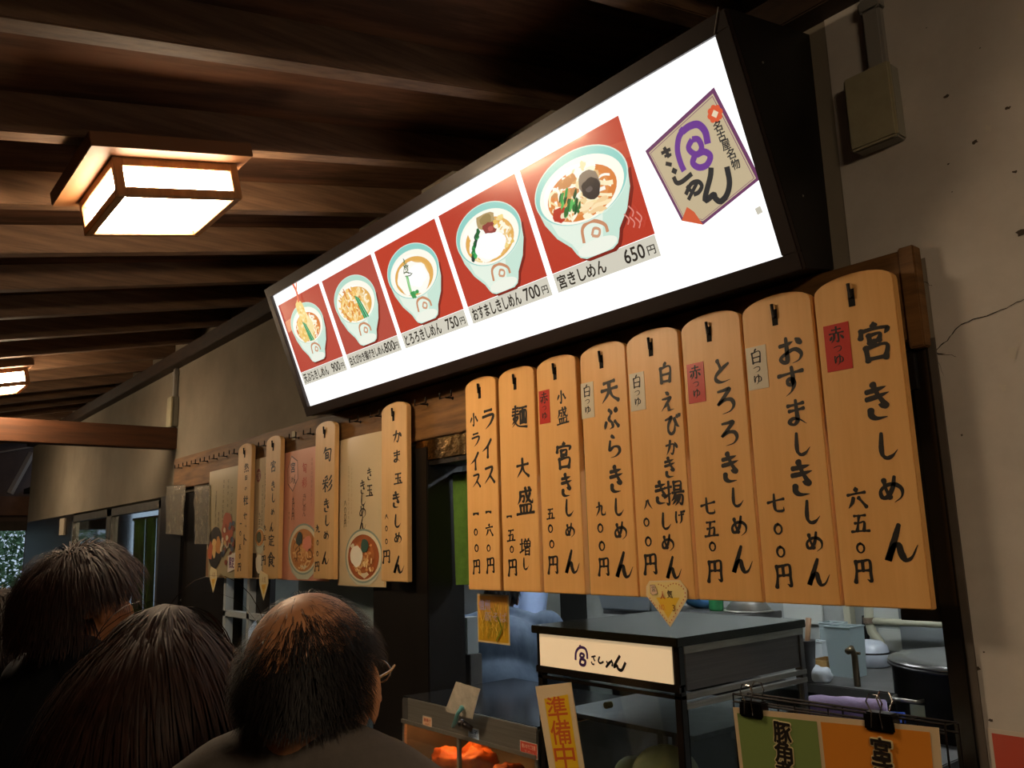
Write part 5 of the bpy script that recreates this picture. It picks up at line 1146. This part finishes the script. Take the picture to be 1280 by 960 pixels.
def figure(name, label, head_px, depth, rz, crown_px, top, trousers, skin='#b98561', arms=None, lean=0.0, sleeve=1.0, build=1.0, top_name='jacket', collar=True, raise_=0.0):
    hw = at(head_px[0], head_px[1], depth); cr = at(crown_px[0], crown_px[1], depth)
    if lean: Hs = lean[1]/1.7; lean_a = lean[0]
    else: Hs = (cr.z)/1.695; lean_a = 0
    root_xy = Vector((hw.x, hw.y, 0))
    Rl = Matrix.Translation((0,0,.93)) @ Matrix.Rotation(-lean_a, 4, 'X') @ Matrix.Translation((0,0,-.93))    # bends the upper body forwards
    if lean_a:
        off = (Rl @ HC); off = Matrix.Rotation(rz, 3, 'Z') @ Vector((off.x, off.y, 0))*Hs; root_xy = root_xy - Vector((off.x, off.y, 0))
    R3 = Rl.to_3x3(); U_ = lambda p: Rl @ Vector(p)
    bw = build
    arms = arms or {}
    el = {}
    for sd in (-1, 1):
        a = arms.get(sd, ((sd*.27, -.03, 1.13), (sd*.25, .14, .92), None)); el[sd] = (Rl @ Vector((sd*.185*bw, -.01, 1.385)), Rl @ Vector(a[0]) , Rl @ Vector(a[1]), a[2])
    def limbs(m, grow=0.0, upper_only=None):
        for sd in (-1, 1):
            s0, s1, s2, _ = el[sd]
            if upper_only is None: caps(m, [s0, s1, s2], [.056*bw+grow, .043+grow, .028+grow])
            else: caps(m, [s0, s1, s1.lerp(s2, upper_only)] if upper_only > 0 else [s0, s0.lerp(s1, .55)], ([.060*bw+grow, .052+grow, .040+grow]) if upper_only > 0 else [.062*bw+grow, .062+grow])
    m = MB()
    m.ell(HC, HR, 28, 20); m.ell((0,.030,1.548), (.060,.066,.082)); m.ell((0,.048,1.498), (.042,.044,.034)); m.ell((0,.0,1.52), (.058,.060,.045))
    caps(m, [(0,.090,1.575),(0,.108,1.540)], [.008,.013]); m.ell((0,.092,1.508), (.022,.010,.006)); m.ell((0,.090,1.499), (.019,.010,.006)); m.ell((0,.088,1.47), (.018,.014,.014))
    for sd in (-1, 1):
        m.ell((sd*.028,.088,1.592), (.024,.010,.008)); m.ell((sd*.040,.070,1.540), (.022,.020,.020)); m.ell((sd*.029,.084,1.574), (.013,.011,.010))
        m.ell((sd*.080,.004,1.560), (.010,.020,.033), rot=Matrix.Rotation(sd*.35, 3, 'Z')); m.ell((sd*.082,.000,1.534), (.008,.010,.012))
    caps(m, [(0,-.020,1.51),(0,-.022,1.40)], [.054,.060])
    m.ell((0,-.01,1.30), (.165*bw,.105*bw,.15)); m.ell((0,0,1.10), (.135*bw,.10*bw,.16)); m.ell((0,-.01,1.38), (.14*bw,.07,.05))
    m.xform(Rl)
    limbs(m)
    for sd in (-1, 1):
        s0, s1, s2, hd = el[sd]; d = (s2-s1).normalized(); hand(m, s2, hd or d, Vector((0,0,1)) if abs(d.z) < .8 else Vector((0,1,0)), sd)
    m.ell((0,-.01,.94), (.155*bw,.115*bw,.12))
    for sd in (-1, 1):
        caps(m, [(sd*.085,0,.90),(sd*.092,.012,.50),(sd*.092,-.015,.09)], [.082*bw,.056,.038]); caps(m, [(sd*.092,-.03,.045),(sd*.10,.10,.032)], [.036,.032])
    body = fused(m, name, mat('skin_'+skin[1:], skin, .5, var=.12, scale=25), None, .0075, 4)
    body.location = root_xy; body.rotation_euler = (0,0,rz); body.scale = (Hs,)*3; tag(body, label, 'person')
    m = MB(); m.ell((0,-.012,1.27), (.185*bw,.13*bw,.175)); m.ell((0,-.0,1.06), (.165*bw,.130*bw,.20)); m.ell((0,-.015,1.375), (.17*bw,.088,.06))
    for sd in (-1, 1): caps(m, [(sd*.03,-.022,1.455-(0 if collar else .03)),(sd*.10,-.02,1.425),(sd*.18*bw,-.012,1.375)], [.055,.060,.066])
    if collar: caps(m, [(0,-.020,1.395),(0,-.018,1.435)], [.078,.070])
    m.v = [(x, y, z+raise_*max(0, min(1, (z-1.15)/.2))) for x, y, z in m.v]
    m.xform(Rl); limbs(m, .016, sleeve); 
    m.ell((0,-.0,.90), (.172*bw,.135*bw,.10))
    fused(m, top_name, top, body, .011, 5)
    m = MB(); m.ell((0,-.01,.90), (.165*bw,.125*bw,.11))
    for sd in (-1, 1): caps(m, [(sd*.088,0,.86),(sd*.094,.012,.48),(sd*.094,-.015,.10)], [.095*bw,.075,.062])
    fused(m, 'trousers', trousers, body, .012, 4)
    for sd in (-1, 1):
        m = MB(); caps(m, [(sd*.094,-.045,.050),(sd*.100,.125,.040)], [.046,.042]); m.v = [(x,y,max(z,.002)) for x,y,z in m.v]; m.build('shoe', mat('dark_shoe', '#15120f', .4), parent=body, smooth=True)
    return body, Rl
def ell_project(p, f=1.0):
    q = p-HC; k_ = math.sqrt((q.x/HR.x)**2+(q.y/HR.y)**2+(q.z/HR.z)**2); return HC + q*(f/k_) if k_ < f else p
def hair(body, Rl, kind, col, n, length, width, seed, name='hair', fluff=1.0, col_b=None):
    rnd = random.Random(seed); m = MB(); hm = mat('hair_'+col[1:], col, .58, spec=.35, col2=col_b or col, scale=30, var=.4 if not col_b else 0)
    crown = Vector((.0,-.35,1)).normalized(); cnt = 0
    while cnt < n:
        th = math.acos(rnd.uniform(-.75, 1)); ph = rnd.uniform(0, 2*PI); d = Vector((math.sin(th)*math.cos(ph), math.sin(th)*math.sin(ph), math.cos(th)))
        # hairline: forehead, in front of the ears, nape
        if d.y > .45 and d.z < .62: continue
        if d.y > .02 and d.z < .12 and abs(d.x) > .3: continue
        if d.z < (-.58 if kind == 'thin' else -.62): continue
        if kind == 'short' and abs(d.x) > .78 and -.55 < d.z < .12 and -.35 < d.y < .3: continue
        cnt += 1
        if kind == 'thin':
            b = d.dot(Vector((-.30, -.10, 1)).normalized()) + .12*noise.noise(d*3)     # bare crown
            if rnd.random() > max(.05, min(1, max(0, (0.84-b)/.80)**1.6)): continue
        p = HC + Vector((d.x*HR.x, d.y*HR.y, d.z*HR.z))*1.01
        nn = Vector((d.x/HR.x, d.y/HR.y, d.z/HR.z)).normalized()
        away = (d - crown*d.dot(crown)); away = away.normalized() if away.length > .05 else Vector((rnd.uniform(-1,1), -1, 0)).normalized()
        if kind == 'long': away = Vector((d.x*1.5, d.y-.25, -.35)).normalized()
        segs = {'thin': 4, 'short': 7, 'long': 13, 'bob': 8}[kind]; L_ = length*rnd.uniform(.65, 1.1); step = L_/segs
        pts = [p]; v = (nn*(.35*fluff) + away + Vector((rnd.uniform(-.25,.25), rnd.uniform(-.25,.25), 0))).normalized()
        off = 1.02 + (fluff*.16)*rnd.random()
        wob = rnd.uniform(-1, 1)
        for i in range(segs):
            g_ = {'thin': .5, 'short': .38, 'long': .55, 'bob': .5}[kind]
            v = (v + Vector((0,0,-1))*g_*(.5+.5*i/segs) + Vector((wob*.10, 0, 0))).normalized()
            q = pts[-1] + v*step; q = ell_project(q, off)
            if kind == 'long' and q.z < 1.47:
                r_ = math.hypot(q.x, q.y+.02); mn = .078+.03*(1.47-q.z)/.1 if q.z > 1.40 else .10
                if r_ < mn*1.0 and q.y < .03: q = Vector((q.x*mn/r_*.9, (q.y+.02)*mn/r_-.02, q.z))
            v = (q-pts[-1]).normalized() if (q-pts[-1]).length > 1e-6 else v
            pts.append(q)
        sd = v.cross(nn); sd = sd.normalized() if sd.length > .1 else Vector((1,0,0)); vs = []
        for i, q in enumerate(pts):
            w_ = width*(1-.75*(i/segs)**2)*.5; vs += [Rl @ (q-sd*w_), Rl @ (q+sd*w_)]
        m.add(vs, [(2*i, 2*i+1, 2*i+3, 2*i+2) for i in range(segs)])
    # dark under-layer so that the scalp does not show between locks
    U2 = MB(); N1, N2 = 56, 36; keep = []
    for j in range(N2+1):
        t = PI*j/N2
        for i in range(N1):
            a = 2*PI*i/N1; d = Vector((math.sin(t)*math.cos(a), math.sin(t)*math.sin(a), math.cos(t))); fz = {'thin': 1.012, 'short': 1.07+.06*fluff, 'bob': 1.05+.1*fluff, 'long': 1.08}[kind]
            lump = 1+.03*noise.noise(d*4+Vector((seed,0,0))) if kind != 'thin' else 1
            U2.v.append(tuple(Rl @ (HC + Vector((d.x*HR.x, d.y*HR.y, d.z*HR.z))*fz*lump)))
    for j in range(N2):
        for i in range(N1):
            t = PI*(j+.5)/N2; a = 2*PI*(i+.5)/N1; d = Vector((math.sin(t)*math.cos(a), math.sin(t)*math.sin(a), math.cos(t)))
            if d.y > .42 and d.z < .60: continue
            if d.y > .0 and d.z < .14 and abs(d.x) > .3: continue
            if d.z < (-.56 if kind == 'thin' else -.55): continue
            if kind == 'short' and abs(d.x) > .8 and d.z < .05 and d.y > -.3: continue
            if kind == 'thin' and d.dot(Vector((-.30,-.10,1)).normalized()) + .12*noise.noise(d*3) > .06+.30*noise.noise(d*7): continue
            U2.f.append((j*N1+i, (j+1)*N1+i, (j+1)*N1+(i+1)%N1, j*N1+(i+1)%N1)); U2.c.append(None); U2.m.append(0)
    if kind == 'long':
        s0 = len(U2.v)
        for j in range(14):
            z = 1.60 - j*.032; a_ = .088+.012*min(1, j/4)+(.02 if j > 5 else 0); b_ = .085 + (.02 if j > 5 else 0)
            for i in range(25): ph = PI + PI*i/24; ph = PI*(.92) + PI*1.16*i/24; U2.v.append(tuple(Rl @ Vector((a_*math.cos(ph), b_*math.sin(ph)-.025-(.02 if j > 6 else 0), z))))
        for j in range(13):
            for i in range(24): U2.f.append((s0+j*25+i, s0+(j+1)*25+i, s0+(j+1)*25+i+1, s0+j*25+i+1)); U2.c.append(None); U2.m.append(0)
    o = m.build(name, hm, parent=body, smooth=True, fix=False)
    u = U2.build('hair_underlayer', mat('dark_hair_base_'+col[1:], col_b or col, .7), parent=body, smooth=True, fix=False)
    return o
DARKC = mat('black_coat_cloth', '#14130f', .9, var=.3, scale=40); NAVY = mat('navy_coat_cloth', '#12141c', .9, var=.3, scale=40)
GREYC = mat('taupe_grey_jacket', '#57504a', .85, var=.12, scale=90, bump=.2); TROU = mat('dark_trousers', '#1b1b1e', .9)
man, RM = figure('person', 'balding man in grey jacket and glasses seen from behind at the front of the queue', (392, 832), .97, math.radians(36), (398, 727), GREYC, TROU, skin='#b98058', build=.92, raise_=.03)
hair(man, RM, 'thin', '#1c1613', 15000, .026, .0009, 3, fluff=.12, col_b='#120e0c')
m = MB()
for sd in (-1, 1):
    m.tube([(sd*.083,.0,1.575),(sd*.082,.05,1.578),(sd*.068,.098,1.578)], .0018, 6)
    m.tube([(sd*.036+.026*math.cos(a), .108-abs(.026*math.cos(a)*sd+.036)*.15, 1.570+.016*math.sin(a)) for a in [2*PI*i/20 for i in range(20)]], .0014, 5, closed=True)
m.tube([(-.01,.112,1.575),(.01,.112,1.575)], .0014, 5)
gl = m.build('glasses', mat('thin_metal_frame', '#b0aca4', .25, metal=1), parent=man)
for sd in (-1, 1): m = MB(); m.lathe([(0,0),(.016,0),(.016,.0015),(0,.0015)], (sd*.036,.103,1.570), 20, 'y'); m.build('lens', GLASS, parent=gl)
wo_, RW = figure('person', 'person with long straight dark brown hair beside the balding man', (208, 850), 1.46, math.radians(38), (214, 752), DARKC, TROU, skin='#b5835f', build=.88)
hair(wo_, RW, 'long', '#3a2118', 5200, .50, .0032, 5, fluff=.38, col_b='#24150f')
p3, R3_ = figure('person', 'tall person with full brown hair and dark coat at the left of the queue', (104, 768), 1.80, math.radians(14), (108, 682), NAVY, TROU, skin='#a8714c', build=1.0)
hair(p3, R3_, 'short', '#38211a', 8000, .10, .0024, 8, fluff=.95, col_b='#22140f')
p4, R4_ = figure('person', 'dark haired person with a raised hand half hidden at the left picture edge', (2, 782), 2.3, math.radians(60), (2, 735), DARKC, TROU, skin='#b27a58', build=.9, arms={1: ((.22,.10,1.16),(.10,.17,1.36),Vector((-.1,.1,1)))})
hair(p4, R4_, 'short', '#241814', 4500, .10, .0028, 11, fluff=.6, col_b='#18100d')
BLUEG = mat('grey_blue_smock', '#5b6c80', .8, col2='#46566a', scale=5, stretch=(3,3,1), bump=.6); LBLUE = mat('light_blue_shirt', '#9db4dc', .8, var=.15, scale=7, bump=.5)
w1, Rw1 = figure('person', 'kitchen worker in grey blue smock bending with back turned', (628, 752), 4.1, math.radians(46), (628, 735), BLUEG, mat('worker_trousers', '#3a4450', .9), skin='#7a5038', lean=(math.radians(34), 1.56), build=1.30, top_name='smock', arms={-1: ((-.40,-.04,1.10),(-.22,.20,1.05),None), 1: ((.30,.0,1.15),(.22,.22,1.05),None)})
hair(w1, Rw1, 'bob', '#1a1512', 1500, .05, .004, 21, fluff=.2, col_b='#15110f')
m = MB(); m.lathe([(.094,0),(.098,.02),(.10,.06),(.085,.09),(0,.10)], (0,0,0), 28); m.xform(Rw1 @ Matrix.Translation((0,-.012,1.605))); m.build('cap', mat('grey_cotton_cap', '#8f979c', .85), parent=w1, smooth=True)
w2, Rw2 = figure('person', 'kitchen worker in light blue short sleeved shirt behind the display case', (668, 722), 4.95, math.radians(-20), (668, 700), LBLUE, mat('worker_trousers', '#3a4450', .9), skin='#8a5c40', lean=(math.radians(22), 1.66), build=1.05, top_name='shirt', sleeve=0.0, arms={-1: ((-.28,.02,1.12),(-.18,.22,1.05),None), 1: ((.28,.02,1.12),(.18,.22,1.05),None)})
hair(w2, Rw2, 'bob', '#1a1512', 1200, .05, .004, 22, fluff=.2, col_b='#15110f')
m = MB(); m.lathe([(.094,0),(.098,.02),(.10,.06),(.085,.09),(0,.10)], (0,0,0), 28); m.xform(Rw2 @ Matrix.Translation((0,-.012,1.605))); m.build('cap', mat('pale_cotton_cap', '#a9b4bc', .85), parent=w2, smooth=True)

# ================================================================== GARDEN BEYOND THE PASSAGE
def bush(x, y, z0, r, n, label, seed, g=None):
    rnd = random.Random(seed); t = empty('garden_tree', (x, y, 0), label, 'tree', 'trees beyond the passage')
    m = MB(); m.tube([(0,0,0),(.05,.02,z0*.6),(0,0,z0+r*.5)], [.09,.07,.03], 8); m.build('trunk', mat('tree_bark', '#4a3c30', .9), parent=t)
    m = MB()
    for _ in range(n):
        d = Vector((rnd.gauss(0,1), rnd.gauss(0,1), rnd.gauss(0,1))).normalized()*(rnd.random()**.35)*r; c = Vector((d.x*1.0, d.y*1.2, z0+d.z*.9+r*.3))
        a = Vector((rnd.uniform(-1,1), rnd.uniform(-1,1), rnd.uniform(-1,1))).normalized()*.055; b_ = a.cross(Vector((rnd.uniform(-1,1), rnd.uniform(-1,1), 1))).normalized()*.028
        m.add([c-a, c-b_, c+a, c+b_], [(0,1,2,3)])
    o = m.build('foliage', mat('garden_leaf', '#7fa070', .6, col2='#4f7048', scale=3), parent=t, fix=False); o['kind'] = 'stuff'
bush(-15.2, -.2, 1.3, 1.15, 5200, 'pale green tree right outside the end of the passage', 1)
bush(-18.5, -2.4, 1.6, 1.3, 3500, 'second tree farther left outside the passage', 2)
m = MB(); m.box((-26, -9, -.12), (-12.6, 8, -.02)); structure('ground_outside', m, mat('gravel_ground', '#7d7a70', .9, var=.3))
# ================================================================== STEAM OVER THE BOILING VAT
m = MB(); m.ell((0,0,0), (.42,.30,.46), 24, 16); sm = bpy.data.materials.new('white_steam'); sm.use_nodes = True; nt = sm.node_tree
for n_ in list(nt.nodes): nt.nodes.remove(n_)
out = nt.nodes.new('ShaderNodeOutputMaterial'); vol = nt.nodes.new('ShaderNodeVolumePrincipled'); nt.links.new(vol.outputs[0], out.inputs['Volume'])
tc = nt.nodes.new('ShaderNodeTexCoord'); nz = nt.nodes.new('ShaderNodeTexNoise'); nz.inputs['Scale'].default_value = 5; nt.links.new(tc.outputs['Object'], nz.inputs['Vector'])
ln = nt.nodes.new('ShaderNodeVectorMath'); ln.operation = 'LENGTH'; sc_ = nt.nodes.new('ShaderNodeVectorMath'); sc_.operation = 'MULTIPLY'; sc_.inputs[1].default_value = (1/.42, 1/.30, 1/.46)
nt.links.new(tc.outputs['Object'], sc_.inputs[0]); nt.links.new(sc_.outputs[0], ln.inputs[0])
mr = nt.nodes.new('ShaderNodeMapRange'); mr.inputs[1].default_value = .25; mr.inputs[2].default_value = 1.0; mr.inputs[3].default_value = 5.0; mr.inputs[4].default_value = 0.0; nt.links.new(ln.outputs['Value'], mr.inputs[0])
mu = nt.nodes.new('ShaderNodeMath'); mu.operation = 'MULTIPLY'; nt.links.new(mr.outputs[0], mu.inputs[0]); nt.links.new(nz.outputs['Fac'], mu.inputs[1]); nt.links.new(mu.outputs[0], vol.inputs['Density'])
vol.inputs['Color'].default_value = (.9,.95,1,1)
q = onY(588, 800, 1.75); st = m.build('steam', sm, smooth=True, loc=q); tag(st, 'soft white steam rising beside the kitchen worker', 'steam', kind='stuff')
q2 = Vector((q.x, 1.9, 0)); t = empty('boiling_vat', q2, 'steel boiling vat under the steam left of the worker', 'vat')
m = MB(); m.lathe([(.28,0),(.28,.78),(.295,.79),(.295,.80),(.27,.80),(.27,.70),(0,.70)], (0,0,0), 40); m.build('vat_body', STEEL, parent=t, smooth=True)
for o in bpy.data.objects:
    if o.name.split('.')[0] in ('lettering', 'tag_lettering', 'sign_lettering', 'card_print', 'sheet_print', 'price_labels', 'poster_print', 'emblem_sticker', 'price_strip', 'hair'): o['kind'] = 'stuff'
